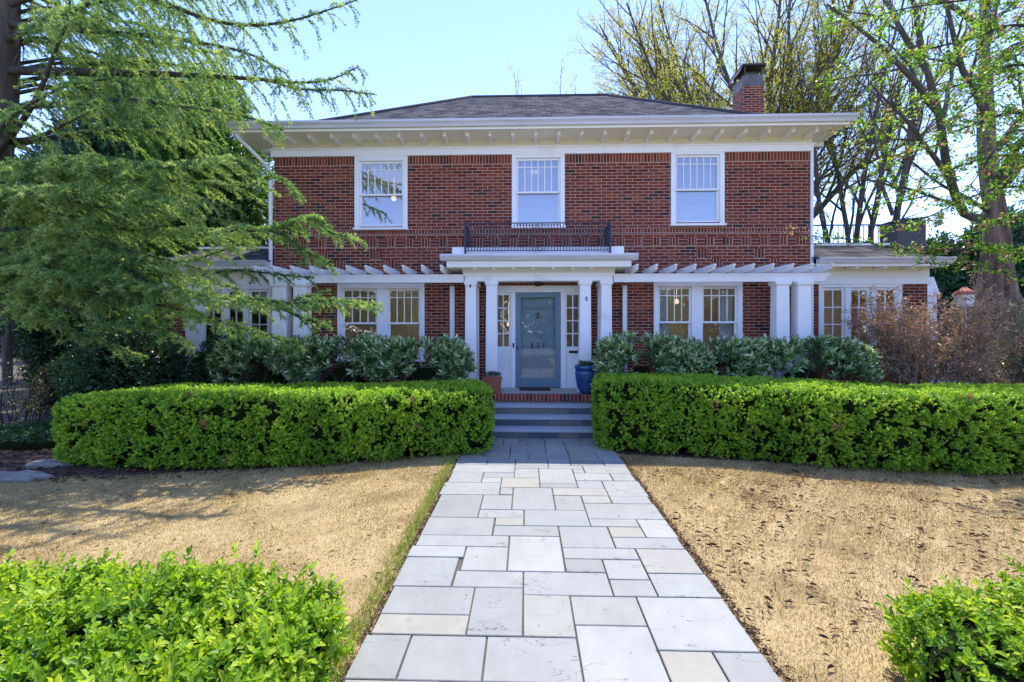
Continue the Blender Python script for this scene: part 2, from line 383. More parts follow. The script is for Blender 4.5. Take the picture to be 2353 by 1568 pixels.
while yy > -1.5:
    h = rg.uniform(.45,.7); x = PXL
    while x < PXR-.01:
        wd = min(rg.uniform(.45,.9), PXR-x)
        if PXR-x-wd < .3: wd = PXR-x
        rects.append([x, x+wd, yy-h, yy, rg.choice([0,0,1])]); x += wd
    yy -= h
M['joint'] = simple('joint_sand', [(.3,(.05,.045,.04)),(.7,(.14,.12,.10))], 40, .95, .6, 80)
def slabmat():
    m, n, out = mat('flagstone'); p = n.nodes.new('ShaderNodeBsdfPrincipled'); pos = coords(n)
    a = n.nodes.new('ShaderNodeAttribute'); a.attribute_name = 'rnd'
    r = ramp(n, [(0,(.215,.22,.208)),(.15,(.265,.268,.25)),(.30,(.245,.252,.24)),(.48,(.305,.308,.285)),(.55,(.26,.26,.238)),(.75,(.27,.266,.24)),(1,(.285,.27,.222))]); n.links.new(a.outputs['Fac'], r.inputs[0])
    big = noise(n, 2.2, 5, pos); fine = noise(n, 60, 5, pos)
    mul = math_(n, 'ADD', .56, math_(n, 'ADD', math_(n, 'MULTIPLY', big, .40), math_(n, 'ADD', math_(n, 'MULTIPLY', noise(n, 9, 6, pos, .7), .30), math_(n, 'MULTIPLY', fine, .20))))
    # thin dark cleft lines running across the slabs
    mp = n.nodes.new('ShaderNodeMapping'); mp.inputs['Scale'].default_value = (.8, 2.6, 1); mp.inputs['Rotation'].default_value = (0,0,.35); n.links.new(pos, mp.inputs[0])
    cn = noise(n, 1.7, 4, mp.outputs[0], .55)
    line = math_(n, 'LESS_THAN', math_(n, 'ABSOLUTE', math_(n, 'SUBTRACT', cn, .5)), .0032)
    gate = math_(n, 'GREATER_THAN', noise(n, 2.3, 3, pos), .52)
    dark = math_(n, 'SUBTRACT', 1.0, math_(n, 'MULTIPLY', math_(n, 'MULTIPLY', line, gate), .45))
    mul = math_(n, 'MULTIPLY', mul, dark)
    v = n.nodes.new('ShaderNodeVectorMath'); v.operation = 'SCALE'; n.links.new(r.outputs[0], v.inputs[0]); n.links.new(mul, v.inputs['Scale'])
    n.links.new(v.outputs[0], p.inputs['Base Color']); p.inputs['Roughness'].default_value = .7; p.inputs['Specular IOR Level'].default_value = .3
    b = n.nodes.new('ShaderNodeBump'); b.inputs['Strength'].default_value = .45; b.inputs['Distance'].default_value = .01
    n.links.new(math_(n, 'ADD', math_(n, 'MULTIPLY', cn, 1.5), math_(n, 'MULTIPLY', fine, .35)), b.inputs['Height']); n.links.new(b.outputs[0], p.inputs['Normal'])
    n.links.new(p.outputs[0], out.inputs[0]); return m
b = MB(); b.add([(PXL,-1.6,-.002),(PXR,-1.6,-.002),(PXR,7.9,-.002),(PXL,7.9,-.002)], [(0,1,2,3)], mi=1)
rg = random.Random(8)
for i, (x0, x1, y0, y1, tan) in enumerate(rects):
    j = .0042
    e0 = rg.uniform(-.035,.0) if x0 <= PXL+.01 else j*rg.uniform(.5,1.3); e1 = rg.uniform(-.03,.0) if x1 >= PXR-.01 else j*rg.uniform(.5,1.3)
    val = rg.uniform(0,.5) if tan == 0 else .5+.5*tan*rg.uniform(.75,1)
    q = [rg.uniform(0,.003) for _ in range(4)]; zt = .014+rg.uniform(0,.004)
    a = (x0+e0, y0+j*rg.uniform(.5,1.3)); c = (x1-e1, y1-j*rg.uniform(.5,1.3))
    if c[0]-a[0] < .05 or c[1]-a[1] < .05: continue
    bb = .004
    top = [(a[0]+bb+q[0],a[1]+bb+q[1]),(c[0]-bb-q[2],a[1]+bb+q[3]),(c[0]-bb-q[0],c[1]-bb-q[1]),(a[0]+bb+q[3],c[1]-bb-q[2])]
    bot = [(a[0]+q[0],a[1]+q[1]),(c[0]-q[2],a[1]+q[3]),(c[0]-q[0],c[1]-q[1]),(a[0]+q[3],c[1]-q[2])]
    b.add([(*t, zt) for t in top]+[(*t, zt-bb) for t in bot]+[(*t, -.01) for t in bot],
          [(0,1,2,3),(0,4,5,1),(1,5,6,2),(2,6,7,3),(3,7,4,0),(4,8,9,5),(5,9,10,6),(6,10,11,7),(7,11,8,4)], r=val)
o = b.build('flagstone_path', [slabmat(), M['joint']]); o['kind'] = 'structure'

# ---------------------------------------------------------------- the house
YW = 9.85                                  # front wall plane
XL, XR = ax(630, YW), ax(1861, YW)
YB = 17.6; ZT = az(354, YW)                # brick top
FZ = .62                                   # porch floor
house = thing('brick_house', 'two storey red brick house with white trim, pergola and low hipped shingle roof', 'house', (0, YW, 0))
def zy(py): return az(py, YW)
def xy(px): return ax(px, YW)
HOLES = []
# windows: (px0, px1, py0, py1) casing
UPW = [(815.5,937,355,527.6),(1176,1297.5,352,526),(1541,1664,348.5,523)]
LOW = [(776,976,651,832),(1501.8,1705,648,832)]
def rectw(q): return (xy(q[0]), xy(q[1]), zy(q[3]), zy(q[2]))
SURX0, SURX1 = xy(1137), xy(1336); SURZ1 = zy(657)
cas = .085
for q in UPW+LOW:
    x0, x1, z0, z1 = rectw(q); HOLES.append((x0+cas, x1-cas, z0+cas, z1-cas))
HOLES.append((SURX0+.03, SURX1-.03, FZ, SURZ1-.03))
ROT = []      # (x0,x1,z0,z1,mode) mode 1 = vertical bricks, 2 = horizontal stacked
ROT.append((XL, XR, ZT-.215, ZT, 1))
zb0, zb1 = zy(537.6), zy(527.8); ROT.append((XL, XR, zb0, zb1, 1))
bz0, bz1 = zy(567.5), zy(547.2); s = (bz1-bz0)
k = 0; x = XL
while x < XR-.01:
    ROT.append((x, min(x+s, XR), bz0, bz1, 1 if k % 2 else 2)); x += s; k += 1
for pxc in (866, 1612, 1290-430, 745, 1745):
    xc = xy(pxc); ROT.append((xc-.10, xc+.10, bz0-.27, bz0-.07, 1)); ROT.append((xc+.22, xc+.42, bz0-.47, bz0-.27, 1))
ROT.append((SURX0-.3, SURX1+.3, SURZ1, SURZ1+.2, 1))
zs = sorted({0-.1, ZT+.3, *[h[2] for h in HOLES], *[h[3] for h in HOLES], *[r[2] for r in ROT], *[r[3] for r in ROT]})
xs = sorted({XL, XR, *[h[0] for h in HOLES], *[h[1] for h in HOLES], *[r[0] for r in ROT], *[r[1] for r in ROT]})
b = MB()
for i in range(len(xs)-1):
    for j in range(len(zs)-1):
        x0, x1, z0, z1 = xs[i], xs[i+1], zs[j], zs[j+1]; xc, zc = (x0+x1)/2, (z0+z1)/2
        if x1-x0 < 1e-4 or z1-z0 < 1e-4: continue
        if any(h[0] < xc < h[1] and h[2] < zc < h[3] for h in HOLES): continue
        rr = [r for r in ROT if r[0] < xc < r[1] and r[2] < zc < r[3]]
        if rr:
            r = rr[-1]
            if r[4] == 1: uv = [(z0-r[2]+.0005, x0), (z0-r[2]+.0005, x1), (z1-r[2]+.0005, x1), (z1-r[2]+.0005, x0)]
            else: uv = [(x0-r[0], z0-r[2]), (x1-r[0], z0-r[2]), (x1-r[0], z1-r[2]), (x0-r[0], z1-r[2])]
            mi = 1
        else: uv = [(x0+50,z0+5),(x1+50,z0+5),(x1+50,z1+5),(x0+50,z1+5)]; mi = 0
        b.add([(x0,YW,z0),(x1,YW,z0),(x1,YW,z1),(x0,YW,z1)], [(0,1,2,3)], [uv], mi=mi)
for (x0,x1,z0,z1) in HOLES:      # reveals
    for (p, q) in (((x0,z0),(x0,z1)),((x1,z1),(x1,z0)),((x0,z1),(x1,z1)),((x1,z0),(x0,z0))):
        b.add([(p[0],YW,p[1]),(q[0],YW,q[1]),(q[0],YW+.25,q[1]),(p[0],YW+.25,p[1])], [(0,1,2,3)], [[(p[1]+p[0],0),(q[1]+q[0],0),(q[1]+q[0],.25),(p[1]+p[0],.25)]], mi=0)
def wallq(b, p0, p1, z0, z1, mi=0):
    L = math.hypot(p1[0]-p0[0], p1[1]-p0[1]); b.add([(p0[0],p0[1],z0),(p1[0],p1[1],z0),(p1[0],p1[1],z1),(p0[0],p0[1],z1)], [(0,1,2,3)], [[(0,z0+5),(L,z0+5),(L,z1+5),(0,z1+5)]], mi=mi)
wallq(b, (XR,YW), (XR,YB), -.1, ZT+.3); wallq(b, (XL,YB), (XL,YW), -.1, ZT+.3); wallq(b, (XR,YB), (XL,YB), -.1, ZT+.3)
b.build('wall', [M['brick'], M['brick_stack']], house)
# interior shell: floors, partitions so that windows look into rooms
b = MB(); F2 = 3.45
b.box(XL+.1, XR-.1, YW+.26, YB-.1, F2-.15, F2+.1); b.box(XL+.1, XR-.1, YW+.26, YB-.1, ZT+.05, ZT+.12); b.box(XL+.1, XR-.1, YW+.26, YB-.1, FZ-.1, FZ-.02)
b.box(XL+.1, XR-.1, YW+4.4, YW+4.5, FZ-.02, ZT+.05)
for px in (1090, 1390): b.box(xy(px)-.05, xy(px)+.05, YW+.27, YW+4.4, FZ-.02, ZT+.05)
b.box(XL+.05, XL+.1, YW+.27, YW+4.4, FZ-.02, ZT+.05); b.box(XR-.1, XR-.05, YW+.27, YW+4.4, FZ-.02, ZT+.05)
b.build('interior', M['interior'], house)

def sash_window(q, cols, blind=None, glassm='glass', pair=False, name='window', rail=None):
    x0, x1, z0, z1 = rectw(q); fr = MB()
    pr = .035
    # casing proud of the wall, butted
    fr.box(x0, x0+cas+.012, YW-pr, YW+.10, z0+.05, z1, bev=.006); fr.box(x1-cas-.012, x1, YW-pr, YW+.10, z0+.05, z1, bev=.006)
    fr.box(x0+cas+.013, x1-cas-.013, YW-pr-.003, YW+.10, z1-cas-.03, z1, bev=.006)
    fr.box(x0-.02, x1+.02, YW-pr-.05, YW+.10, z0, z0+.049, bev=.008)
    bays = [(x0+cas+.012, x1-cas-.012)]
    if pair:
        ma, mb = xy(867), xy(891)
        if q[0] > 1200: ma, mb = xy(1588.5), xy(1613)
        fr.box(ma, mb, YW-pr, YW+.10, z0+.05, z1-cas-.031, bev=.006); bays = [(x0+cas+.012, ma), (mb, x1-cas-.012)]
    w = fr.build(name, M['white'], house)
    zr = zy(rail); 
    for (a, c) in bays:
        s = MB(); t = .042; yu, yl = YW+.015, YW+.05
        zt_, zb_ = z1-cas-.032, z0+.052
        # upper sash (outer)
        s.box(a, a+t, yu, yu+.035, zr-.02, zt_, bev=.004); s.box(c-t, c, yu, yu+.035, zr-.02, zt_, bev=.004)
        s.box(a+t, c-t, yu+.001, yu+.036, zt_-t, zt_, bev=.004); s.box(a+t, c-t, yu-.006, yu+.037, zr-.022, zr+.02, bev=.004)
        s.box(a, a+t, yl, yl+.035, zb_, zr-.022, bev=.004); s.box(c-t, c, yl, yl+.035, zb_, zr-.022, bev=.004)
        s.box(a+t, c-t, yl+.001, yl+.036, zb_, zb_+.08, bev=.004)
        gx0, gx1 = a+t, c-t; mz = zt_-t-(.145)
        for i in range(1, cols):
            xm = gx0+(gx1-gx0)*i/cols; s.box(xm-.009, xm+.009, yu+.004, yu+.03, zr+.02, zt_-t)
        s.box(gx0, gx1, yu+.003, yu+.031, mz-.009, mz+.009)
        s.build('sash', M['white'], w)
        p = MB(); p.add([(gx0,yu+.018,zr),(gx1,yu+.018,zr),(gx1,yu+.018,zt_-t),(gx0,yu+.018,zt_-t)], [(0,1,2,3)])
        p.add([(gx0,yl+.018,zb_+.07),(gx1,yl+.018,zb_+.07),(gx1,yl+.018,zr-.02),(gx0,yl+.018,zr-.02)], [(0,1,2,3)])
        p.build('pane', M[glassm], w)
        if blind == 'blind':
            bl = MB(); z = zt_-.02
            while z > zb_+.05:
                bl.add([(gx0-.02,YW+.15,z),(gx1+.02,YW+.15,z),(gx1+.02,YW+.172,z+.026),(gx0-.02,YW+.172,z+.026)], [(0,1,2,3)]); z -= .0275
            bl.build('blind', M['blind'], w)
        if blind in ('curtL', 'curtR'):
            cu = MB(); wd = (gx1-gx0)*(.42 if pair else .3); xs0 = gx0-.02 if ((blind == 'curtR') == (a == bays[0][0])) else gx1-wd+.02
            nseg = 44; pts = [(xs0+wd*i/nseg, YW+.2+.022*math.sin(i*1.15)+.01*math.sin(i*.37)) for i in range(nseg+1)]
            vs = [(x, y, zt_) for x, y in pts]+[(x, y, zb_-.02) for x, y in pts]
            cu.add(vs, [(i, i+1, nseg+2+i, nseg+1+i) for i in range(nseg)], sm=True); cu.build('curtain', M['curtain'], w)
    return w
w_ = sash_window(UPW[0], 6, None, 'glass', rail=444.5); w_['label'] = 'upper window reflecting the cedar'
w_ = sash_window(UPW[1], 6, 'blind', 'glass', rail=442)
w_ = sash_window(UPW[2], 6, 'blind', 'glass', rail=439)
w_ = sash_window(LOW[0], 4, None, 'glass_lo', True, rail=743)
w_ = sash_window(LOW[1], 4, 'curtR', 'glass_lo', True, rail=741)

# ---- frieze, soffit, brackets, gutter, roof
ov = .62; GY = YW-ov
sz = CAM_H+4.05                             # soffit
gx0, gx1 = ax(517, GY-.1), ax(1972, GY-.1)
wt0, wt1 = zy(357), zy(342)
def ringbox(b, o0, o1, z0, z1, backo=.62, **k):
    """moulding band round the house from offset o0 to o1 outside the wall"""
    b.box(XL-o1, XR+o1, YW-o1, YW-o0, z0, z1, **k)
    b.box(XL-o1, XL-o0, YW-o0, YB+o0, z0, z1, **k); b.box(XR+o0, XR+o1, YW-o0, YB+o0, z0, z1, **k)
b = MB(); ringbox(b, -.02, .05, ZT-.02, wt1); ringbox(b, .0, .075, wt1, wt1+.03); b.build('frieze_board', M['white'], house)
b = MB(); ringbox(b, -.02, .03, wt1+.03, sz+.02); b.build('frieze', M['cream'], house)
b = MB(); oL = XL-gx0-.12
b.box(gx0+.13, gx1-.13, GY, YW+.02, sz, sz+.03); b.box(gx0+.13, XL+.02, YW+.02, YB+ov, sz, sz+.03); b.box(XR-.02, gx1-.13, YW+.02, YB+ov, sz, sz+.03)
b.build('soffit', M['cream'], house)
b = MB(); b.box(gx0+.10, gx1-.10, GY-.03, GY, sz-.03, sz+.17); b.box(gx0+.10, gx0+.13, GY, YB+ov, sz-.03, sz+.17); b.box(gx1-.13, gx1-.10, GY, YB+ov, sz-.03, sz+.17)
b.build('fascia', M['cream'], house)
def gprof(y0, z0, w=.11, h=.13):   # K-style profile, (y,z): open top trough seen from the front
    return [(y0, z0), (y0-.05, z0), (y0-.07, z0+.05), (y0-w+.005, z0+.09), (y0-w, z0+h), (y0-w+.012, z0+h+.005), (y0-w+.02, z0+h-.02), (y0, z0+h-.02)]
g0 = sz+.02
b = MB(); b.prism(gprof(GY-.031, g0), gx0, gx1, 'x')
b.prism([(gx0+.099-(p[0]-(GY-.031))*-1, p[1]) for p in gprof(GY-.031, g0)], GY-.031, YB+ov, 'y')
b.prism([(gx1-.099+((GY-.031)-p[0]), p[1]) for p in gprof(GY-.031, g0)], GY-.031, YB+ov, 'y')
b.build('gutter', M['gutter'], house)
def bracket(x, y0=GY+.14, y1=YW-.03, w=.032):
    b = MB(); z = sz
    pr = [(y0, z), (y0, z-.055), (y0+.02, z-.085), (y0+.05, z-.09), (y1, z-.09), (y1, z)]
    b.prism(pr, x-w, x+w, 'x'); return b
# 29 brackets across the front
fx = [(650+.3636*c)/1.275 for c in (340,520,703,880,1062,1246,1425,1609,1793,1973,2159)]
br = [ax(p, GY+.14) for p in fx]; step = (br[-1]-br[0])/10
n_b = int((ax((1700+.5525*1270)/1.275, GY+.14)-br[0])/step+.5)
for i in range(n_b+1): bracket(br[0]+step*i).build('eave_bracket', M['white'], house)
for y in (YW+.3, YW+.9, YW+1.5, YW+2.1):
    b = MB(); b.box(XL-.45, XL-.03, y-.04, y+.04, sz-.09, sz); b.build('eave_bracket', M['white'], house)
    b = MB(); b.box(XR+.03, XR+.45, y-.04, y+.04, sz-.09, sz); b.build('eave_bracket', M['white'], house)
# roof: hipped
rz0 = sz+.05; ry0 = GY+.2; rx0, rx1 = gx0+.38, gx1-.38
YRG = 13.7; RZ = az(222.5, YRG); RX0, RX1 = ax(1085, YRG), ax(1393, YRG); YE = YB+ov-.2
def slope_uv(pts, along):
    out = []
    for p in pts:
        out.append((p[0] if along == 'x' else p[1], 0))
    return out
b = MB()
A = (rx0, ry0, rz0); B_ = (rx1, ry0, rz0); Cc = (rx1, YE, rz0); D_ = (rx0, YE, rz0); E1 = (RX0, YRG, RZ); E2 = (RX1, YRG, RZ)
def rf(pts, ax_, org):
    ds = [Vector(p)-Vector(org) for p in pts]; uv = []
    for d in ds:
        if ax_ == 'x': uv.append((d.x, math.hypot(d.y, d.z)))
        else: uv.append((d.y, math.hypot(d.x, d.z)))
    b.add(pts, [tuple(range(len(pts)))], [uv])
rf([A, B_, E2, E1], 'x', A); rf([B_, Cc, E2], 'y', B_); rf([Cc, D_, E1, E2], 'x', Cc); rf([D_, A, E1], 'y', D_)
roof = b.build('roof', M['shingle'], house)
b = MB(); b.box(gx0+.131, gx1-.131, GY+.001, ry0+.06, sz+.031, sz+.062); b.box(gx0+.131, rx0+.06, ry0+.06, YE, sz+.031, sz+.062); b.box(rx1-.06, gx1-.131, ry0+.06, YE, sz+.031, sz+.062); b.build('gutter_lining', M['gutter'], roof)
b = MB()       # ridge and hip caps
for p, q in ((E1, E2), (A, E1), (B_, E2)):
    b.tube([Vector(p)+Vector((0,0,.01)), Vector(q)+Vector((0,0,.01))], .05, 6)
b.build('ridge_cap', M['cap'], roof)
# chimney on the right flank
b = MB(); YC0 = 12.9; cx0, cx1 = ax(1708, YC0), ax(1756, YC0); cy1 = YC0+.66; cz = az(206, YC0)
for (p0, p1) in (((cx0,YC0),(cx1,YC0)),((cx1,YC0),(cx1,cy1)),((cx1,cy1),(cx0,cy1)),((cx0,cy1),(cx0,YC0))): wallq(b, p0, p1, 0, cz)
ch = b.build('chimney', [M['brick']], house); ch['label'] = 'tall red brick chimney with sooty cap'
b = MB(); cz2 = az(178, YC0)
b.frustum((cx0+cx1)/2, (YC0+cy1)/2, cz, cz2, (cx1-cx0)/2+.01, .34, (cx1-cx0)/2-.03, .30, ch=.0); b.build('chimney_cap', M['stone_cap'], ch)
b = MB(); cz3 = az(157, YC0)
b.box(cx0-.03, cx1+.05, YC0-.05, cy1+.05, cz3-.04, cz3)
b.add([(cx0-.12,YC0-.02,cz2+.02),(cx0-.02,YC0-.04,cz3-.02),(cx0-.02,cy1+.04,cz3-.02),(cx0-.12,cy1,cz2+.02)], [(0,1,2,3)])
for x in (cx0+.05, cx1-.05):
    for y in (YC0+.04, cy1-.04): b.box(x-.02, x+.02, y-.02, y+.02, cz2-.06, cz3-.04)
b.box(cx0+.12, cx1-.12, YC0+.14, cy1-.14, cz2, cz2+.13)
b.build('chimney_hood', M['hood'], ch)
# downspouts
b = MB(); p0 = at(548, 300, GY+.05)
b.tube([(gx0+.16, GY+.0, sz+.02), (gx0+.16, GY+.08, sz-.10), (gx0+.25, GY+.22, sz-.2), (XL-.12, YW-.08, sz-.52), (XL-.05, YW-.05, sz-.65), (XL-.05, YW-.05, .1)], .042, 8)
b.build('downspout', M['white'], house)
b = MB(); b.box(XR+.005, XR+.06, YW-.03, YW+.03, .1, ZT); b.build('downspout', M['white'], house)

# ---- porch: floor, steps, columns, canopy, railing
porch = house
PX0, PX1 = -1.45, 2.0
b = MB(); b.box(PX0, PX1, 8.90, YW, -.05, FZ-.105); 
base = b.build('porch_base', M['brick_stack'], house)
b = MB(); PYF = 8.86
b.box(PX0-.02, PX1+.02, PYF+.11, YW-.002, FZ-.10, FZ, bev=.0); b.build('porch_floor', M['porch_floor'], house)
# rowlock brick edge: individual bricks in one mesh
b = MB(); rg = random.Random(2); x = PX0
while x < PX1:
    b.box(x, x+.062, PYF+rg.uniform(0,.003), PYF+.106, FZ-.135, FZ+.002+rg.uniform(0,.003), r=rg.random(), bev=.004); x += .0725
M['brick_single'] = simple('brick_single', [(.15,(.07,.025,.02)),(.4,(.2,.035,.022)),(.7,(.3,.06,.035)),(1,(.22,.05,.035))], 30, .8, .4, 70, rnd=.8)
M['mortar'] = simple('mortar', [(0,(.42,.34,.30)),(1,(.55,.46,.41))], 30, .95)
b.build('rowlock_edge', M['brick_single'], house)
b = MB(); b.box(PX0, PX1, PYF+.008, PYF+.105, FZ-.14, FZ-.001); b.build('mortar_bed', M['mortar'], house)
rr_ = .155; st0 = 7.87; tr = .31
SX0, SX1 = -.82, 1.36
for k in range(3):
    zt_ = rr_*(k+1); yn = st0+tr*k; rg = random.Random(k+3)
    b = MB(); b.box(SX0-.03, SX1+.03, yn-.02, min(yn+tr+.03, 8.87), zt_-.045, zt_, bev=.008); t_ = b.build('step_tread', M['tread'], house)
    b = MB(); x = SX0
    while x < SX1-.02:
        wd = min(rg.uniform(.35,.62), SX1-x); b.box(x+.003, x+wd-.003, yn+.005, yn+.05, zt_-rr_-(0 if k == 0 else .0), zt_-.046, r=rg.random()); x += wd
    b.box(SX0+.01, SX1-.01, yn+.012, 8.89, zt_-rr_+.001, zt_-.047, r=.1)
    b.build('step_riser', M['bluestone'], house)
# brick face under the rowlock: keep a sliver
YCOL = 9.37
def column(xa, xb, ztop, zbase=FZ, yc=YCOL, label=None, wall=False):
    xc, hw = (xa+xb)/2, (xb-xa)/2; b = MB(); hd = hw
    b.frustum(xc, yc, zbase+.14, ztop-.10, hw*.98, hd*.98, hw*.86, hd*.86, ch=.012)
    b.frustum(xc, yc, ztop-.10, ztop-.06, hw*.86, hd*.86, hw*1.02, hd*1.02, ch=.012)
    b.frustum(xc, yc, ztop-.06, ztop-.001, hw*1.06, hd*1.06, hw*1.06, hd*1.06, ch=.006)
    b.frustum(xc, yc, zbase, zbase+.10, hw*1.12, hd*1.12, hw*1.12, hd*1.12, ch=.006)
    b.frustum(xc, yc, zbase+.10, zbase+.14, hw*1.12, hd*1.12, hw*.98, hd*.98, ch=.01)
    return b.build('column', M['white'], house)
zc_ = az(646, 9.25)
PC = [(1067,1095),(1115,1143.5),(1330.5,1360),(1380,1408)]
for a, c in PC: column(ax(a, 9.25), ax(c, 9.25), zc_)
for x0, x1 in ((-1.22,-1.0),(1.53,1.75)):
    b = MB(); b.box(x0, x1, YW-.10, YW-.002, FZ, zc_-.08, bev=.01); b.box(x0-.03, x1+.03, YW-.13, YW-.002, zc_-.08, zc_-.001, bev=.01); b.build('pilaster', M['white'], house)
# canopy
def pxbox(px0, px1, py0, py1, Y, Yb, **k):
    return (ax(px0, Y), ax(px1, Y), Y, Yb, az(py1, Y), az(py0, Y))
cY = 9.25
b = MB(); zA0, zA1 = zc_, az(632, cY); xA0, xA1 = ax(1067.5, cY), ax(1408.5, cY)
b.box(xA0, xA1, cY, cY+.24, zA0, zA1, bev=.006); b.box(xA0, xA0+.24, cY+.24, YW-.002, zA0, zA1); b.box(xA1-.24, xA1, cY+.24, YW-.002, zA0, zA1)
b.box(xA0-.02, xA1+.02, cY-.02, cY+.02, zA1-.02, zA1+.012, bev=.004)
b.build('porch_entablature', M['white'], house)
zS = az(614.5, 8.99)        # soffit of the canopy
b = MB(); b.prism([(cY-.015, zA1+.012), (cY-.03, zA1+.05), (cY-.10, zS-.012), (cY-.10, zS), (cY+.2, zS), (cY+.2, zA1+.012)], xA0-.03, xA1+.03, 'x')
b.box(xA0-.03, xA0+.2, cY+.2, YW-.002, zA1+.012, zS); b.box(xA1-.2, xA1+.03, cY+.2, YW-.002, zA1+.012, zS)
b.build('porch_frieze', M['cream'], house)
b = MB(); b.box(xA0+.24, xA1-.24, cY+.24, YW-.002, zA0+.03, zA0+.06); b.build('porch_ceiling', M['white'], house)
fY = 8.98; xF0, xF1 = ax(1026, fY), ax(1451, fY); zF1 = az(599, fY)
b = MB(); b.box(xF0, xF1, fY, YW-.002, zS, zF1, bev=.006); b.build('canopy_fascia', M['cream'], house)
kY = 8.89; xK0, xK1 = ax(1010, kY), ax(1468, kY); zK0, zK1 = az(599, kY), az(584, kY)
zK0 = max(zK0, zF1+.001)
b = MB(); b.prism([(fY-.005, zK0), (fY-.04, zK0), (kY+.02, zK0+.05), (kY, zK1-.03), (kY, zK1), (fY+.1, zK1+.0), (fY+.1, zK0)], xK0, xK1, 'x')
b.prism([(xF0, zK0), (xF0-.03, zK0), (xK0, zK1-.03), (xK0, zK1), (xF0+.1, zK1), (xF0+.1, zK0)], fY+.1, YW-.002, 'y')
b.prism([(xF1, zK0), (xF1+.03, zK0), (xK1, zK1-.03), (xK1, zK1), (xF1-.1, zK1), (xF1-.1, zK0)], fY+.1, YW-.002, 'y')
b.build('canopy_gutter', M['gutter'], house)
b = MB(); b.prism([(kY+.02, zK1+.001), (kY+.02, zK1+.012), (9.2, zK1+.06), (YW-.002, zK1+.08), (YW-.002, zK1+.001)], xK0+.02, xK1-.02, 'x'); b.build('canopy_roof', M['white'], house)
for px in (1087,1131,1176,1221,1267,1312,1355):
    x = ax(px+4, fY+.1); b = MB(); b.box(x-.035, x+.035, fY+.05, cY-.101, zS-.035, zS-.001); b.build('canopy_bracket', M['cream'], house)
b = MB(); lY = 9.18; b.box(ax(1039, lY), ax(1434, lY), lY, 9.6, zK1+.03, az(567.5, lY), bev=.005); b.build('balcony_kerb', M['white'], house)
# railing
rY = 9.10; rX0, rX1 = ax(1069, rY), ax(1402, rY); rT = az(512.6, rY); rB = az(577, rY)
rail = MB()
rail.box(rX0, rX1, rY-.012, rY+.012, rT-.012, rT+.006); rail.box(rX0, rX1, rY-.010, rY+.010, rB, rB+.014); rail.box(rX0, rX1, rY-.008, rY+.008, rB+.075, rB+.085)
for x in (rX0, rX1):
    rail.box(x-.018, x+.018, rY-.018, rY+.018, zK1, rT+.03)
    rail.box(x-.01, x+.01, rY+.018, YW-.004, rT-.012, rT+.004); rail.box(x-.01, x+.01, rY+.018, YW-.004, rB, rB+.014)
rl = rail.build('balcony_railing', M['iron'], house)
xc_ = (rX0+rX1)/2
pk = MB(); n = 47
for i in range(1, n):
    x = rX0+(rX1-rX0)*i/n
    if abs(x-xc_) > .02: pk.tube([(x, rY, rB), (x, rY, rT-.01)], .0075, 5)
for x in (rX0, rX1):
    y = rY+.06
    while y < YW-.03: pk.tube([(x, y, rB), (x, y, rT-.01)], .0075, 5); y += .05
pk.build('picket', M['iron'], rl)
for zc2 in (rT-.055, rB+.04):
    oo = MB()
    for sx_ in (-.055, .055):
        pts = [(xc_+sx_+.055*math.cos(a), rY-.008, zc2+.045*math.sin(a)) for a in [i*math.pi/8 for i in range(17)]]
        oo.tube(pts, .005, 5)
    oo.build('scroll_ornament', M['iron'], rl)
# door surround
def bx(b, px0, px1, py0, py1, y0, y1, **k): b.box(xy(px0), xy(px1), y0, y1, zy(py1), zy(py0), **k)
b = MB(); ys = YW-.03
bx(b, 1137, 1336, 657, 672, ys, YW+.12, bev=.006)                       # header
b.box(xy(1174), xy(1184.5), ys+.004, YW+.12, FZ, zy(672)-.0, bev=.005); b.box(xy(1288.5), xy(1300), ys+.004, YW+.12, FZ, zy(672), bev=.005)
b.box(xy(1137), xy(1142), ys+.004, YW+.12, FZ, zy(672)); b.box(xy(1331.5), xy(1336), ys+.004, YW+.12, FZ, zy(672))
b.build('door_frame', M['white'], house)
for (a, c) in ((1142, 1174), (1300, 1331.5)):
    s = MB(); y0, y1 = YW+.01, YW+.055; xa, xb = xy(a), xy(c); g0_, g1_ = (xa+.015, xb-.045) if a < 1200 else (xa+.025, xb-.015)
    zg0, zg1 = zy(796.7), zy(678)
    s.box(xa, g0_, y0, y1, FZ, zy(672)); s.box(g1_, xb, y0, y1, FZ, zy(672)); s.box(g0_, g1_, y0+.001, y1, zg1, zy(672))
    s.box(g0_, g1_, y0+.001, y1, zg0-.19, zg0); s.box(g0_, g1_, y0+.018, y1, FZ+.1, zg0-.19); s.box(g0_, g1_, y0+.001, y1, FZ, FZ+.25)
    s.box((g0_+g1_)/2-.011, (g0_+g1_)/2+.011, y0+.006, y1-.01, zg0, zg1)
    for i in range(1, 4): z = zg0+(zg1-zg0)*i/4; s.box(g0_, g1_, y0+.007, y1-.012, z-.011, z+.011)
    sd_ = s.build('sidelight', M['white'], house)
    p = MB(); p.add([(g0_,y0+.03,zg0),(g1_,y0+.03,zg0),(g1_,y0+.03,zg1),(g0_,y0+.03,zg1)], [(0,1,2,3)]); p.build('pane', M['glass_lo'], sd_)
    if a > 1200:
        p = MB(); x0, x1 = xy(1307.5), xy(1328); z0, z1 = zy(812), zy(806)
        p.box(x0, x1, y0-.012, y0, z0, z1, bev=.004); p.box(x0+.02, x1-.02, y0-.016, y0-.012, z0+.012, z1-.012); p.build('mail_slot', M['bronze'], sd_)
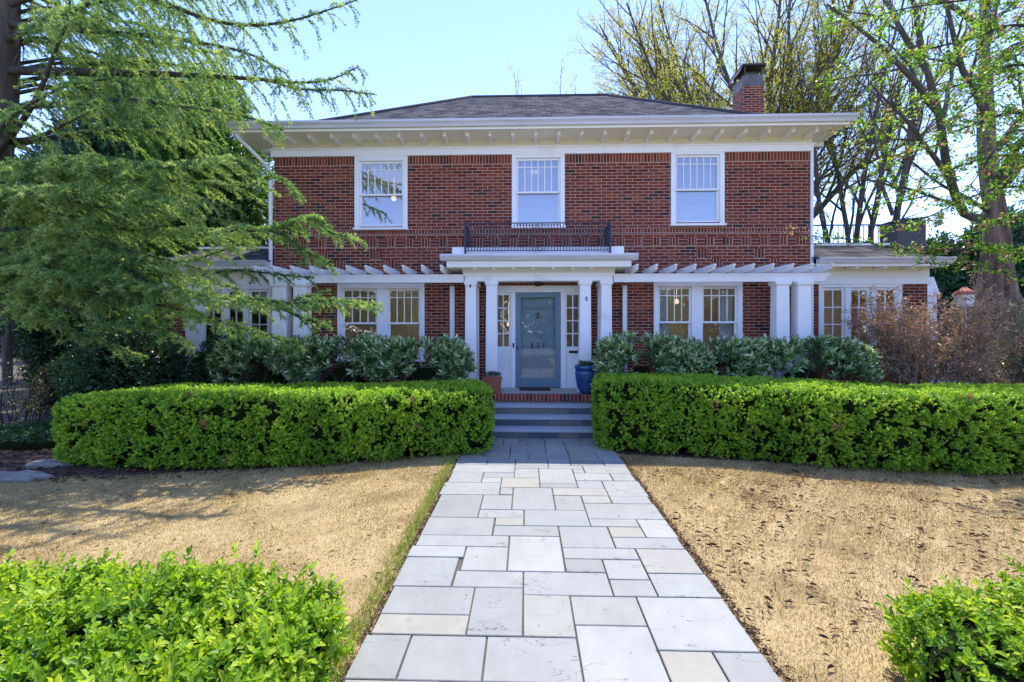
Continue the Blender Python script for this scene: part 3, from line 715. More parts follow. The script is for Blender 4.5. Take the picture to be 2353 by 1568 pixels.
# storm door
dx0, dx1 = xy(1185), xy(1288); dz1 = zy(671); gx_0, gx_1, gz0, gz1 = xy(1197), xy(1276), zy(869), zy(684)
d = MB(); dy0, dy1 = YW-.01, YW+.03
d.box(dx0, gx_0, dy0, dy1, FZ+.01, dz1, bev=.004); d.box(gx_1, dx1, dy0, dy1, FZ+.01, dz1, bev=.004)
d.box(gx_0, gx_1, dy0+.001, dy1, gz1, dz1, bev=.004); d.box(gx_0, gx_1, dy0+.001, dy1, FZ+.01, gz0, bev=.004)
d.box(gx_0, gx_1, dy0+.008, dy1-.005, gz1-.20, gz1-.185)
door = d.build('storm_door', M['door_blue'], house)
p = MB(); p.add([(gx_0,dy0+.02,gz0),(gx_1,dy0+.02,gz0),(gx_1,dy0+.02,gz1),(gx_0,dy0+.02,gz1)], [(0,1,2,3)]); p.build('pane', M['glass_door'], door)
p = MB(); hx, hz = xy(1189.3), zy(799); p.box(hx-.012, hx+.012, dy0-.012, dy0, hz-.045, hz+.045, bev=.004); p.tube([(hx,dy0-.01,hz+.01),(hx,dy0-.045,hz+.01),(hx+.0,dy0-.05,hz-.05)], .008, 6); p.build('handle', M['bronze'], door)
p = MB(); hx, hz = xy(1180), zy(794); p.box(hx-.018, hx+.018, ys-.012, ys+.003, hz-.05, hz+.05, bev=.004); p.build('doorbell', M['bronze'], house)
# inner panelled door, set behind the glass
d = MB(); yi = YW+.11
d.box(dx0+.0, dx1, yi+.02, yi+.045, FZ, dz1+.05)
def rl_(x0,x1,z0,z1): d.box(x0,x1,yi,yi+.02,z0,z1, bev=.004)
mid = (dx0+dx1)/2; z_a, z_b = zy(810), zy(706)
rl_(dx0, dx0+.13, FZ, dz1+.05); rl_(dx1-.13, dx1, FZ, dz1+.05); rl_(mid-.05, mid+.05, FZ+.22, dz1-.1)
d.box(dx0+.13, dx1-.13, yi+.001, yi+.02, FZ, FZ+.22); d.box(dx0+.13, dx1-.13, yi+.001, yi+.02, z_a-.07, z_a+.07); d.box(dx0+.13, dx1-.13, yi+.001, yi+.02, z_b-.04, z_b+.04); d.box(dx0+.13, dx1-.13, yi+.001, yi+.02, dz1-.1, dz1+.05)
inner = d.build('front_door', M['door_inner'], house)
p = MB(); kx, kz = mid, zy(723)
p.tube([(kx+.03*math.cos(a), yi-.02, kz-.04+.045*math.sin(a)) for a in [i*math.pi/6 for i in range(13)]], .008, 6); p.box(kx-.025, kx+.025, yi-.018, yi, kz-.005, kz+.05, bev=.006); p.build('knocker', M['bronze'], inner)
p = MB(); kx, kz = xy(1201), zy(855); p.lathe(kx, yi-.03, [(.002,kz-.02),(.025,kz-.012),(.03,kz),(.025,kz+.012),(.002,kz+.02)], 12); M['brass'] = simple('brass', [(0,(.5,.42,.28)),(1,(.6,.52,.36))], 8, .25, metal=1.0); p.build('knob', M['brass'], inner)
def text(s, size, loc, name, m, parent, depth=.008, font_w=None):
    cu = bpy.data.curves.new('t', 'FONT'); cu.body = s; cu.size = size; cu.extrude = depth/2; cu.align_x = 'CENTER'; cu.align_y = 'CENTER'; cu.offset = .003
    if font_w: cu.space_character = font_w
    o = bpy.data.objects.new('t', cu); sc.collection.objects.link(o)
    dg = bpy.context.evaluated_depsgraph_get(); me = bpy.data.meshes.new_from_object(o.evaluated_get(dg)); me.name = name
    bpy.data.objects.remove(o)
    q = bpy.data.objects.new(name, me); q.rotation_euler = (R(90), 0, 0)
    off = Vector((0,0,0)); pp = parent
    while pp is not None: off += pp.location; pp = pp.parent
    q.location = Vector(loc)-off; me.materials.clear(); me.materials.append(m); return link(q, parent)
for ch_, dx_ in (('5',-.125),('2',0),('1',.125)): text(ch_, .155, (mid+dx_, yi-.006, zy(795)), 'house_number', M['bronze'], inner)
for (px, py, w2, h2, nm) in ((1080.5, 658, .014, .028, 'porch_plaque'), (1348, 686, .009, .035, 'porch_hook')):
    x, _, z = at(px, py, YCOL-.135); b = MB(); b.box(x-w2, x+w2, YCOL-.135, YCOL-.10, z-h2, z+h2, bev=.006)
    if nm == 'porch_hook': b.tube([(x,YCOL-.135,z+h2),(x+.01,YCOL-.15,z+.02),(x-.012,YCOL-.15,z-.01),(x+.012,YCOL-.15,z-.04),(x,YCOL-.14,z-.06)], .007, 6)
    else: b.tube([(x,YCOL-.13,z+h2-.005),(x,YCOL-.13,z+h2+.015)], .006, 6)
    b.build(nm, M['bronze'], house)
b = MB(); x, _, z = at(1236, 652, YW-.35); b.lathe(x, YW-.35, [(.02,z+.06),(.06,z+.05),(.075,z+.0),(.07,z-.05),(.02,z-.06)], 10); b.tube([(x,YW-.35,z+.05),(x,YW-.35,zA0+.04)], .012, 6); b.build('porch_light', M['bronze'], house)

# ---- wings
WY = 10.0
def wing(side):
    sg = 1 if side == 'R' else -1
    if sg > 0: x_in, x_out = XR, ax(2131, WY)
    else: x_in, x_out = XL, XL-(ax(2131, WY)-XR)
    x0, x1 = min(x_in, x_out), max(x_in, x_out)
    zt_ = az(655, WY)
    # opening
    if sg > 0: o0, o1 = ax(1883, WY), ax(2068, WY); 
    else: o0, o1 = ax(461, WY), ax(640, WY); o1 = min(o1, XL-.15)
    oz0, oz1 = az(832, WY), az(659, WY)
    b = MB()
    def wq(a, c, z0, z1):
        if c-a > .001: b.add([(a,WY,z0),(c,WY,z0),(c,WY,z1),(a,WY,z1)], [(0,1,2,3)], [[(a+50,z0+5),(c+50,z0+5),(c+50,z1+5),(a+50,z1+5)]])
    wq(x0, o0, -.1, zt_+.3); wq(o1, x1, -.1, zt_+.3); wq(o0, o1, -.1, oz0); wq(o0, o1, oz1, zt_+.3)
    wallq(b, (x_out, WY) if sg > 0 else (x_out, WY+6), (x_out, WY+6) if sg > 0 else (x_out, WY), -.1, zt_+.3)
    wallq(b, (x_out, WY+6) if sg > 0 else (x_in, WY+6), (x_in, WY+6) if sg > 0 else (x_out, WY+6), -.1, zt_+.3)
    b.build('wing_wall', M['brick'], house)
    b = MB(); b.box(x0+.05, x1-.05, WY+2.6, WY+2.7, 0, zt_+.2); b.box(x0+.05, x1-.05, WY+.3, WY+2.7, FZ-.1, FZ); b.box(x0+.05, x1-.05, WY+.3, WY+2.7, zt_+.1, zt_+.2); b.build('interior', M['interior'], house)
    # windows
    f = MB(); f.box(o0-.03, o0+.05, WY-.03, WY+.1, oz0, oz1+.03, bev=.005); f.box(o1-.05, o1+.03, WY-.03, WY+.1, oz0, oz1+.03, bev=.005)
    f.box(o0+.05, o1-.05, WY-.033, WY+.1, oz1-.04, oz1+.03, bev=.005); f.box(o0-.05, o1+.05, WY-.07, WY+.1, oz0-.05, oz0-.001, bev=.006)
    n3 = 3; wd = (o1-o0-.1)/n3
    for i in range(1, n3): x = o0+.05+wd*i; f.box(x-.045, x+.045, WY-.028, WY+.1, oz0, oz1-.041, bev=.004)
    w = f.build('window', M['white'], house)
    for i in range(n3):
        a, c = o0+.05+wd*i+(.045 if i else 0), o0+.05+wd*(i+1)-(.045 if i < n3-1 else 0); t = .055; y0 = WY+.01; s = MB()
        s.box(a, a+t, y0, y0+.04, oz0, oz1-.041, bev=.004); s.box(c-t, c, y0, y0+.04, oz0, oz1-.041, bev=.004)
        s.box(a+t, c-t, y0+.001, y0+.04, oz1-.041-t, oz1-.041, bev=.004); s.box(a+t, c-t, y0+.001, y0+.04, oz0, oz0+.09, bev=.004)
        xm = (a+c)/2; s.box(xm-.01, xm+.01, y0+.005, y0+.03, oz0+.09, oz1-.041-t)
        for k in range(1, 4): z = oz0+.09+(oz1-.041-t-oz0-.09)*k/4; s.box(a+t, c-t, y0+.006, y0+.029, z-.01, z+.01)
        s.build('casement', M['white'], w)
        p = MB(); p.add([(a+t,y0+.018,oz0+.08),(c-t,y0+.018,oz0+.08),(c-t,y0+.018,oz1-.09),(a+t,y0+.018,oz1-.09)], [(0,1,2,3)]); p.build('pane', M['glass_lo'], w)
        if sg < 0: 
            p = MB(); p.box(a+t, c-t, WY+.12, WY+.14, oz1-.55, oz1-.05); p.build('blind', M['blind'], w)
    if sg < 0:
        b = MB(); xa, xb = ax(426, WY-.05), ax(459, WY-.05); b.box(xa, xb, WY-.06, WY-.001, .1, zt_-.0, bev=.008); b.build('pilaster', M['white'], house)
    # entablature and eave
    eo = .36; ez = az(612, WY-eo+.05); gz = ez+.03
    b = MB(); b.box(x0-(.04 if sg < 0 else -.001), x1+(.04 if sg > 0 else -.001), WY-.05, WY+.02, zt_-.01, zt_+.11, bev=.005)
    (b.box(x_out-.02*sg, x_out+.05*sg, WY+.02, WY+6, zt_-.01, zt_+.11)); b.build('frieze_board', M['white'], house)
    b = MB(); b.box(x0-(.02 if sg < 0 else -.001), x1+(.02 if sg > 0 else -.001), WY-.03, WY+.02, zt_+.11, ez); b.box(x_out-.02*sg, x_out+.03*sg, WY+.02, WY+6, zt_+.11, ez)
    b.box(x0-(.08 if sg < 0 else -.001), x1+(.08 if sg > 0 else -.001), WY-eo, WY+.02, ez, ez+.02); b.box(x_out-.02*sg, x_out+.08*sg, WY+.02, WY+6+eo, ez, ez+.02)
    b.build('soffit', M['cream'], house)
    xo = x_out+.08*sg
    b = MB(); b.box(min(x_in+.001*sg, xo), max(x_in+.001*sg, xo), WY-eo-.03, WY-eo, ez-.04, ez+.10); b.box(xo, xo+.03*sg, WY-eo-.03, WY+6+eo, ez-.04, ez+.10); b.build('fascia', M['white'], house)
    b = MB(); b.prism(gprof(WY-eo-.031, ez+.02, .10, .11), x_in+.001*sg, xo+.10*sg, 'x')
    b.box(xo+.031*sg, xo+.12*sg, WY-eo-.03, WY+6+eo, ez+.02, ez+.12); b.build('gutter', M['gutter'], house)
    k = 0
    for px in ((2008,2066,2127) if sg > 0 else (0,1,2)):
        x = (ax((2000+.542*(940,1095,1245,1380)[k])/1.275, WY-eo+.05)) if sg > 0 else XL-.7-k*.62
        bb = MB(); bb.box(x-.04, x+.04, WY-eo+.03, WY-.051, ez-.075, ez-.001, bev=.004); bb.build('eave_bracket', M['white'], house); k += 1
    # low roof skirt up to a flat deck
    dY = WY+.75; dz = az(569, dY); b = MB(); xi = x_in+.003*sg; rz = ez+.10; dxo = x_out-.25*sg
    P = [(xi, WY-eo-.02, rz), (xo, WY-eo-.02, rz), (dxo, dY, dz), (xi, dY, dz), (xo, WY+6+eo, rz), (dxo, WY+6, dz), (xi, WY+6, dz)]
    uv = lambda q: [(P[i][0]+P[i][1], (P[i][2])*2.2) for i in q]
    q1 = (0,1,2,3) if sg > 0 else (3,2,1,0); q2 = (1,4,5,2) if sg > 0 else (2,5,4,1)
    b.add(P, [q1, q2, (3,2,5,6)], [uv(q1), uv(q2), uv((3,2,5,6))]); rw = b.build('wing_roof', M['shingle'], house)
    b = MB(); b.box(min(xi, dxo+.03*sg), max(xi, dxo+.03*sg), dY-.03, dY, dz, dz+.05); b.build('deck_edge', M['white'], rw)
    # roof railing
    b = MB(); ry = dY+.12; t0 = az(564, ry); t1 = az(521, ry); e = ax(2052, ry) if sg > 0 else dxo+.1
    a0, a1 = min(xi, e), max(xi, e)
    b.box(a0, a1, ry-.015, ry+.015, t1-.03, t1); b.box(a0, a1, ry-.012, ry+.012, t0, t0+.022)
    x = a0
    while x < a1: b.tube([(x,ry,dz),(x,ry,t1-.01)], .012, 4); x += .115
    b.build('roof_railing', M['iron'], house)
    return dY, dz
dY, dz = wing('R'); wing('L')
# grey capped chimney stub over the right wing
b = MB(); yv = 12.2; xa, xb = ax(2062, yv), ax(2128, yv); b.box(xa, xb, yv, yv+.6, dz-.1, az(512, yv)); b.add([(xa-.06,yv-.05,az(515,yv)),(xb+.03,yv-.05,az(508,yv)),(xb+.03,yv+.65,az(508,yv)),(xa-.06,yv+.65,az(515,yv)), (xa-.06,yv-.05,az(515,yv)+.04),(xb+.03,yv-.05,az(508,yv)+.04),(xb+.03,yv+.65,az(508,yv)+.04),(xa-.06,yv+.65,az(515,yv)+.04)], [(0,1,5,4),(1,2,6,5),(2,3,7,6),(3,0,4,7),(4,5,6,7),(3,2,1,0)])
b.build('vent_stack', simple('slate_grey', [(0,(.07,.073,.08)),(1,(.12,.123,.13))], 4, .8), house)

# ---- pergolas: one either side of the porch
def pergola(side):
    L = side == 'L'
    t = thing('pergola', ('white wooden pergola with curled rafters left of the porch, half behind cedar boughs' if L else 'white wooden pergola with curled rafters right of the porch, over two square columns'), 'pergola', (-3 if L else 3.7, 9.1, 0), 'white pergolas either side of the front porch')
    bY = 9.27; z0, z1 = az(649, bY), az(630, bY)
    x0, x1 = (ax(608, bY), xA0-.021) if L else (xA1+.021, ax(1908, bY))
    b = MB()
    if L: b.prism([(x1,z0),(x1,z1),(x0,z1),(x0,z1-.05),(x0+.05,z1-.06),(x0+.09,z0+.04),(x0+.14,z0)], bY, bY+.09, 'y')
    else: b.prism([(x0,z0),(x1-.14,z0),(x1-.09,z0+.04),(x1-.05,z1-.06),(x1,z1-.05),(x1,z1),(x0,z1)], bY, bY+.09, 'y')
    b.build('beam', M['white'], t)
    rY_ = 8.80; zt_ = az(608, rY_)
    xs_ = [585.6,625,665.5,709,752,(650+.3636*998)/1.275,(650+.3636*1150)/1.275,(650+.3636*1310)/1.275,(650+.3636*1455)/1.275,(650+.3636*1612)/1.275,(650+.3636*1765)/1.275] if L else [1465,1509.4,1553,1598,1643,1688,1733.6,1779,1824.5,1868,1919]
    a, c = ax(xs_[1], rY_), ax(xs_[-2], rY_); n = len(xs_)-3
    for i in range(-1, n+2):
        x = a+(c-a)*i/n; b = MB()
        zb = z1+.001; ht = zt_-zb
        pr = [(YW-.004, zt_), (rY_, zt_), (rY_-.005, zt_-ht*.22), (rY_+.015, zt_-ht*.38), (rY_+.035, zt_-ht*.62), (rY_+.045, zt_-ht*.82), (rY_+.10, zb), (YW-.004, zb)]
        b.prism(pr[::-1], x-.021, x+.021, 'x')
        b.build('rafter', M['white'], t)
    zz = z0-.001
    cols_ = [(623,658),(671,705)] if L else [(1783,1817),(1832,1867)]
    for a_, c_ in cols_:
        xa, xb = ax(a_, bY-.08), ax(c_, bY-.08); xc, hw = (xa+xb)/2, (xb-xa)/2; b = MB(); yc = bY+.045
        b.frustum(xc, yc, .12, zz-.10, hw*1.0, hw*1.0, hw*.86, hw*.86, ch=.014); b.frustum(xc, yc, zz-.10, zz-.06, hw*.86, hw*.86, hw*1.02, hw*1.02, ch=.012)
        b.frustum(xc, yc, zz-.06, zz, hw*1.08, hw*1.08, hw*1.08, hw*1.08, ch=.006); b.frustum(xc, yc, -.02, .12, hw*1.15, hw*1.15, hw*1.15, hw*1.15, ch=.006)
        b.build('column', M['white'], t)
    xw0, xw1 = (ax(1033.6, YW-.05), ax(1044.4, YW-.05)) if L else (ax(1430.6, YW-.05), ax(1440.6, YW-.05))
    b = MB(); b.box(xw0, xw1, YW-.06, YW-.004, .05, zz-.02, bev=.004); b.build('wall_post', M['white'], t)
pergola('L'); pergola('R')

# ---- lamps inside the rooms; left ground floor and wing ones added to brighten
def lamp(name, x, y, z, W, r=.09):
    t = MB(); t.lathe(x, y, [(.01,z+r),(r*.6,z+r*.5),(r*.75,z),(r*.5,z-r*.5),(.01,z-r*.6)], 14); t.tube([(x,y,z+r),(x,y,z+.6)], .006, 5); o = t.build(name, M['lampglow'], house)
    l = bpy.data.lights.new('lamp_light', 'POINT'); l.energy = W; l.color = (1, .93, .82); l.energy = W*.2; l.shadow_soft_size = .12
    q = bpy.data.objects.new('lamp_light', l); q.location = Vector((x, y, z-.25))-house.location; link(q, house); return o
def emat():
    m, n, out = mat('lamp_glow'); e = n.nodes.new('ShaderNodeEmission'); e.inputs[0].default_value = (1, .75, .42, 1); e.inputs[1].default_value = .35; n.links.new(e.outputs[0], out.inputs[0]); return m
M['lampglow'] = emat()
lamp('ceiling_lamp_or_fill', xy(945), YW+2.6, 2.55, 26); lamp('ceiling_lamp_or_fill', xy(1640), YW+2.4, 2.6, 26); lamp('ceiling_lamp_or_fill', xy(1160), YW+2.2, 2.0, 14, .07)  # first lamp is added to brighten the left room, no fixture known there
c_ = lamp('ceiling_lamp_or_fill', at(1228,372,YW+1.3)[0], YW+1.3, at(1228,372,YW+1.3)[2], 8, .10)
lamp('ceiling_lamp_or_fill', at(905,457,YW+1.6)[0], YW+1.6, at(905,457,YW+1.6)[2], 14, .09); lamp('ceiling_lamp_or_fill', at(985,735,WY+1.5)[0]*0+(XR+1.2), WY+1.4, 2.5, 16)  # last one is an added fill light for the wing room
# ---- things on the porch
b = MB(); x0, x1 = xy(1194), xy(1262)
mt = MB(); mt.box(x0, x1, 9.38, 9.74, FZ+.001, FZ+.022, bev=.006); M['mat'] = simple('coir', [(0,(.03,.014,.012)),(1,(.10,.045,.035))], 60, .95, .8, 90)
tag(mt.build('doormat', M['mat']), 'dark brown doormat lying on the porch floor before the blue door', 'doormat')
# ---------------------------------------------------------------- plants: generators
def leaves(name, P, D, N, L, W, material, parent=None, shape='quad', rnd=None, fold=.12):
    P = np.asarray(P, float); n = len(P); D = norm(D); S = norm(np.cross(D, N)); U = norm(np.cross(S, D))
    L = np.broadcast_to(np.asarray(L, float), (n,))[:, None]; W = np.broadcast_to(np.asarray(W, float), (n,))[:, None]
    if rnd is None: rnd = rs(len(P)).rand(n)
    if shape == 'tri':
        V = np.stack([P-S*W/2, P+S*W/2, P+D*L], 1).reshape(-1, 3); F = np.arange(n*3).reshape(n, 3); return nparr_mesh(name, V, F, material, parent, rnd)
    if shape == 'quad':
        V = np.stack([P, P+D*L*.5+S*W/2+U*L*fold, P+D*L, P+D*L*.5-S*W/2+U*L*fold], 1).reshape(-1, 3)
        F = np.arange(n*4).reshape(n, 4); return nparr_mesh(name, V, F, material, parent, rnd)
    V = np.stack([P, P+D*L*.28+S*W*.40+U*W*fold, P+D*L*.72+S*W*.44+U*W*fold, P+D*L-U*L*.06, P+D*L*.72-S*W*.44+U*W*fold, P+D*L*.28-S*W*.40+U*W*fold], 1).reshape(-1, 3)
    b = (np.arange(n)*6)[:, None]; F = np.concatenate([b+np.array([[0,1,2,3]]), b+np.array([[0,3,4,5]])], 1).reshape(-1, 4)
    return nparr_mesh(name, V, F, material, parent, np.repeat(rnd, 2))
def tubes(name, br, material, parent=None):
    """br: list of (pts (n,3), radii (n,), sides)"""
    VV, FF = [], []; o = 0
    for pts, rad, k in br:
        pts = np.asarray(pts, float); n = len(pts); rad = np.broadcast_to(np.asarray(rad, float), (n,))
        t = np.gradient(pts, axis=0); t = norm(t)
        ref = np.array([.1, .2, 1.]) if abs(t[:, 2]).mean() < .8 else np.array([1., .15, 0])
        u = norm(np.cross(t, ref)); v = np.cross(t, u); a = np.arange(k)*2*np.pi/k
        ring = pts[:, None]+(u[:, None]*np.cos(a)[None, :, None]+v[:, None]*np.sin(a)[None, :, None])*rad[:, None, None]
        VV.append(ring.reshape(-1, 3)); i = np.arange(n-1)[:, None]*k; j = np.arange(k)[None]; j2 = (j+1) % k
        FF.append(np.stack([i+j, i+j2, i+k+j2, i+k+j], -1).reshape(-1, 4)+o); o += n*k
    if not VV: return None
    return nparr_mesh(name, np.concatenate(VV), np.concatenate(FF), material, parent, smooth=True)
def lump(P, f=1.0, s=0.0):
    x, y, z = P[..., 0]*f, P[..., 1]*f, P[..., 2]*f
    return (np.sin(x*2.1+s)*np.cos(y*1.7-s)+.6*np.sin(x*4.7+z*3.1+s*2)*np.cos(y*4.1+z*2.2)+.4*np.sin(x*9.3-y*8.1+z*7.7+s)+.25*np.sin(x*17+z*19)*np.cos(y*18+z*3))/2.25
def tri_sample(V, F, n, r):
    """random points on quads (F (m,4)) with normals"""
    A, B, C, D = (V[F[:, i]] for i in range(4)); ar = .5*np.linalg.norm(np.cross(C-A, D-B), axis=1)
    k = r.choice(len(F), n, p=ar/ar.sum()); u, v = r.rand(n, 1), r.rand(n, 1)
    P = (A[k]*(1-u)+B[k]*u)*(1-v)+(D[k]*(1-u)+C[k]*u)*v
    return P, norm(np.cross(C[k]-A[k], D[k]-B[k]))
def spline(pts, step=.08):
    pts = np.asarray(pts, float); n = len(pts); P = np.vstack([2*pts[0]-pts[1], pts, 2*pts[-1]-pts[-2]]); out = []
    for i in range(1, n):
        p0, p1, p2, p3 = P[i-1], P[i], P[i+1], P[i+2]; m = max(2, int(np.linalg.norm(p2-p1)/step))
        t = np.linspace(0, 1, m, endpoint=False)[:, None]
        out.append(.5*((2*p1)+(p2-p0)*t+(2*p0-5*p1+4*p2-p3)*t**2+(3*p1-p0-3*p2+p3)*t**3))
    return np.vstack(out+[pts[-1:]])
def sprigs(P, N, r, K, tw, L, phi=(35, 75), up=.35, spread=.35):
    """K leaves round a short twig at each point P: returns leaf positions, directions, normals, twig ends"""
    n = len(P); d = norm(N+np.array([0,0,up])+r.randn(n, 3)*spread); ref = norm(r.randn(n, 3)); a = norm(np.cross(d, ref)); b = np.cross(d, a)
    LP, LD, LN = [], [], []
    for k in range(K):
        f = (k+.6)/K; th = k*2.4+r.rand(n)*1.2; ph = np.radians(phi[1]+(phi[0]-phi[1])*f+r.randn(n)*10)
        rad = a*np.cos(th)[:, None]+b*np.sin(th)[:, None]
        ld = norm(d*np.cos(ph)[:, None]+rad*np.sin(ph)[:, None]); LP.append(P+d*tw*f); LD.append(ld)
        LN.append(norm(d*np.sin(ph)[:, None]-rad*np.cos(ph)[:, None])+r.randn(n, 3)*.18)
    return np.concatenate(LP), np.concatenate(LD), np.concatenate(LN), d

def hedge(name, label, ctr, hw, hh, seed, n_sprig, leafL, leafW, mats_, cat='hedge', K=8, tw=.06, shape='quad', lumpy=.06, group=None, expo=7.0, stray=0.0, brown=0, z0=.05, clump=.032):
    """clipped hedge following the centre line ctr [(x,y)]; hh: height at each point; hw half width"""
    c = spline([(x, y, h) for (x, y), h in zip(ctr, hh)], .12); r = rs(seed); m = 36
    T = norm(np.gradient(c[:, :2], axis=0)); Nn = np.stack([-T[:, 1], T[:, 0]], 1); s = np.concatenate([[0], np.cumsum(np.linalg.norm(np.diff(c[:, :2], axis=0), axis=1))])
    ang = np.linspace(-np.pi, np.pi, m, endpoint=False); rings = []
    rc = .24
    for i in range(len(c)):
        e = min(s[i], s[-1]-s[i]); q = min(1, e/rc); sc_ = (1-(1-q)**3)**(1/3.0) if q < 1 else 1; sc_ = max(sc_, .62)
        ca, sa = np.cos(ang), np.sin(ang); x = np.sign(ca)*np.abs(ca)**(2/expo)*hw*sc_; h2 = c[i, 2]/2; z = np.sign(sa)*np.abs(sa)**(2/expo)*h2*(1-(1-sc_)*.35)+h2
        z = z-(h2*(1-(1-(1-sc_)*.35)))*0
        rings.append(np.stack([c[i, 0]+Nn[i, 0]*x, c[i, 1]+Nn[i, 1]*x, z], 1))
    V = np.array(rings); ctrp = np.stack([c[:, 0], c[:, 1], c[:, 2]/2], 1)[:, None]
    V = V+norm(V-ctrp)*(lump(V, 1.3, seed)*lumpy)[..., None]; V[..., 2] = np.maximum(V[..., 2], z0-.03)
    nr = len(V); Vf = V.reshape(-1, 3); F = []
    for i in range(nr-1):
        for k in range(m): F.append((i*m+k, i*m+(k+1) % m, (i+1)*m+(k+1) % m, (i+1)*m+k))
    Vf = np.vstack([Vf, ctrp[0, 0][None], ctrp[-1, 0][None]]); e0, e1 = nr*m, nr*m+1
    for k in range(m): F.append((e0, (k+1) % m, k, e0)); F.append((e1, (nr-1)*m+k, (nr-1)*m+(k+1) % m, e1))
    F = np.array(F)
    t = thing(name, label, cat, (float(c[:, 0].mean()), float(c[:, 1].mean()), 0), group)
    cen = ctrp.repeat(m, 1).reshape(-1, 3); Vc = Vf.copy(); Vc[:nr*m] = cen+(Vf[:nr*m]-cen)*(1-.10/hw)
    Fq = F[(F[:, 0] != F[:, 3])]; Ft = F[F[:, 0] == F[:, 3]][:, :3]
    o = nparr_mesh('shade_core', Vc, Fq, mats_[1], t, smooth=True)  # solid core; its dark colour plays the shade between leaf clumps
    per = 7; P, N = tri_sample(Vf, F, n_sprig//per, r); rc_ = clump*r.uniform(.6, 1.3, len(P))
    P = np.repeat(P, per, 0); N0 = np.repeat(N, per, 0); rc_ = np.repeat(rc_, per)[:, None]
    cc = ctrp[:, 0]; idx = np.abs(P[:, None, 0]-cc[None, :, 0]).argmin(1) if len(P)*len(cc) < 3e7 else None
    sgn = np.sign((N0*(P-cc[idx])).sum(1)); N0 = N0*np.where(sgn == 0, 1, sgn)[:, None]
    bd = norm(r.randn(len(P), 3)); bd = np.where(((bd*N0).sum(1) < 0)[:, None], -bd, bd); P = P-N0*rc_*.9+bd*rc_*1.25; N = norm(bd*.8+N0*.7)
    clv = np.repeat(r.randn(len(P)//per), per)*.13
    keep = P[:, 2] > z0; P, N, clv = P[keep], N[keep], clv[keep]
    depth = r.rand(len(P))**2; P = P-N*(depth*.05)[:, None]
    if stray:
        st = r.rand(len(P)) < stray; P[st] += (N[st]+[0,0,.5])*(.03+.05*r.rand(st.sum(), 1)**2)
    LP, LD, LN, d = sprigs(P, N, r, K, tw, leafL)
    base = np.clip(.45+.28*lump(P, 2.3, seed+1)+clv+.10*r.randn(len(P)), 0, 1)
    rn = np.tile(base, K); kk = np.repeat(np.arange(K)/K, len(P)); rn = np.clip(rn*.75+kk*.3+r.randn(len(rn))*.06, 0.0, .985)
    if brown:
        for _ in range(brown):
            cpt = P[r.randint(len(P))]; m_ = np.linalg.norm(LP-cpt, axis=1) < r.uniform(.03, .09); rn[m_ & (r.rand(len(rn)) < .7)] = 1.0
    n = len(LP); sz_ = .45+.85*r.rand(n)**.8
    leaves('foliage', LP, LD, LN, leafL*sz_, leafW*sz_, mats_[0], t, shape, rn, fold=.12 if shape == 'quad' else .25)
    return t, P, d

G_BOX = [(0,(0.066,0.165,0.0154)),(.35,(0.154,0.319,0.0242)),(.65,(0.297,0.484,0.0385)),(.95,(0.506,0.638,0.077)),(.985,(0.55,0.66,0.099)),(1.0,(0.396,0.264,0.143))]
M['box'] = leafmat('boxwood_leaf', G_BOX, .42, .42, .45, 1.7)
M['box_big'] = leafmat('boxwood_leaf_near', [(0,(.035,.10,.010)),(.3,(.12,.26,.015)),(.6,(.26,.42,.025)),(.9,(.50,.58,.08)),(1,(.60,.60,.13))], .45, .45, .35, 1.5)
M['core_shade'] = simple('plant_core_shade', [(.3,(.008,.014,.005)),(.7,(.022,.03,.011))], 30, 1.0, .8, 60, spec=0)  # near-black core colour, shade of the leaf gaps put into the material

hedge('boxwood_hedge', 'long clipped boxwood hedge left of the steps and the flagstone path', [(-.62,7.5),(-1.9,7.22),(-2.97,6.88),(-4.26,6.65),(-5.6,6.65),(-6.45,6.85)], .70, [.95,.95,.96,.97,.96,.88], 11, 36000, .030, .018, (M['box'], M['core_shade']), group='clipped boxwood hedges beside the path', brown=26, lumpy=.05)
hedge('boxwood_hedge', 'long clipped boxwood hedge right of the steps and the flagstone path', [(1.18,7.75),(1.95,7.65),(3.1,7.35),(3.9,7.07),(4.66,6.88),(5.66,6.72),(6.9,6.85),(8.6,7.0)], .70, [1.06,1.07,1.05,1.04,1.03,1.0,.98,.98], 12, 41000, .030, .018, (M['box'], M['core_shade']), group='clipped boxwood hedges beside the path', brown=16, lumpy=.06)
hedge('boxwood_bush', 'bright green leafy bush filling the lower left corner', [(-5.2,2.0),(-3.5,2.0),(-2.2,2.0),(-1.03,1.98)], .66, [.47,.48,.50,.46], 13, 11500, .038, .021, (M['box_big'], M['core_shade']), cat='bush', K=9, tw=.075, shape='leaf', lumpy=.09, expo=3.6, group='leafy bushes at the front of the lawn', stray=.10, clump=.07)
hedge('boxwood_bush', 'bright green leafy bush in the lower right corner', [(1.98,1.95),(2.8,2.0),(3.6,2.0),(4.8,2.0)], .64, [.42,.57,.58,.58], 14, 8500, .038, .021, (M['box_big'], M['core_shade']), cat='bush', K=9, tw=.075, shape='leaf', lumpy=.09, expo=3.6, group='leafy bushes at the front of the lawn', stray=.10, clump=.07)

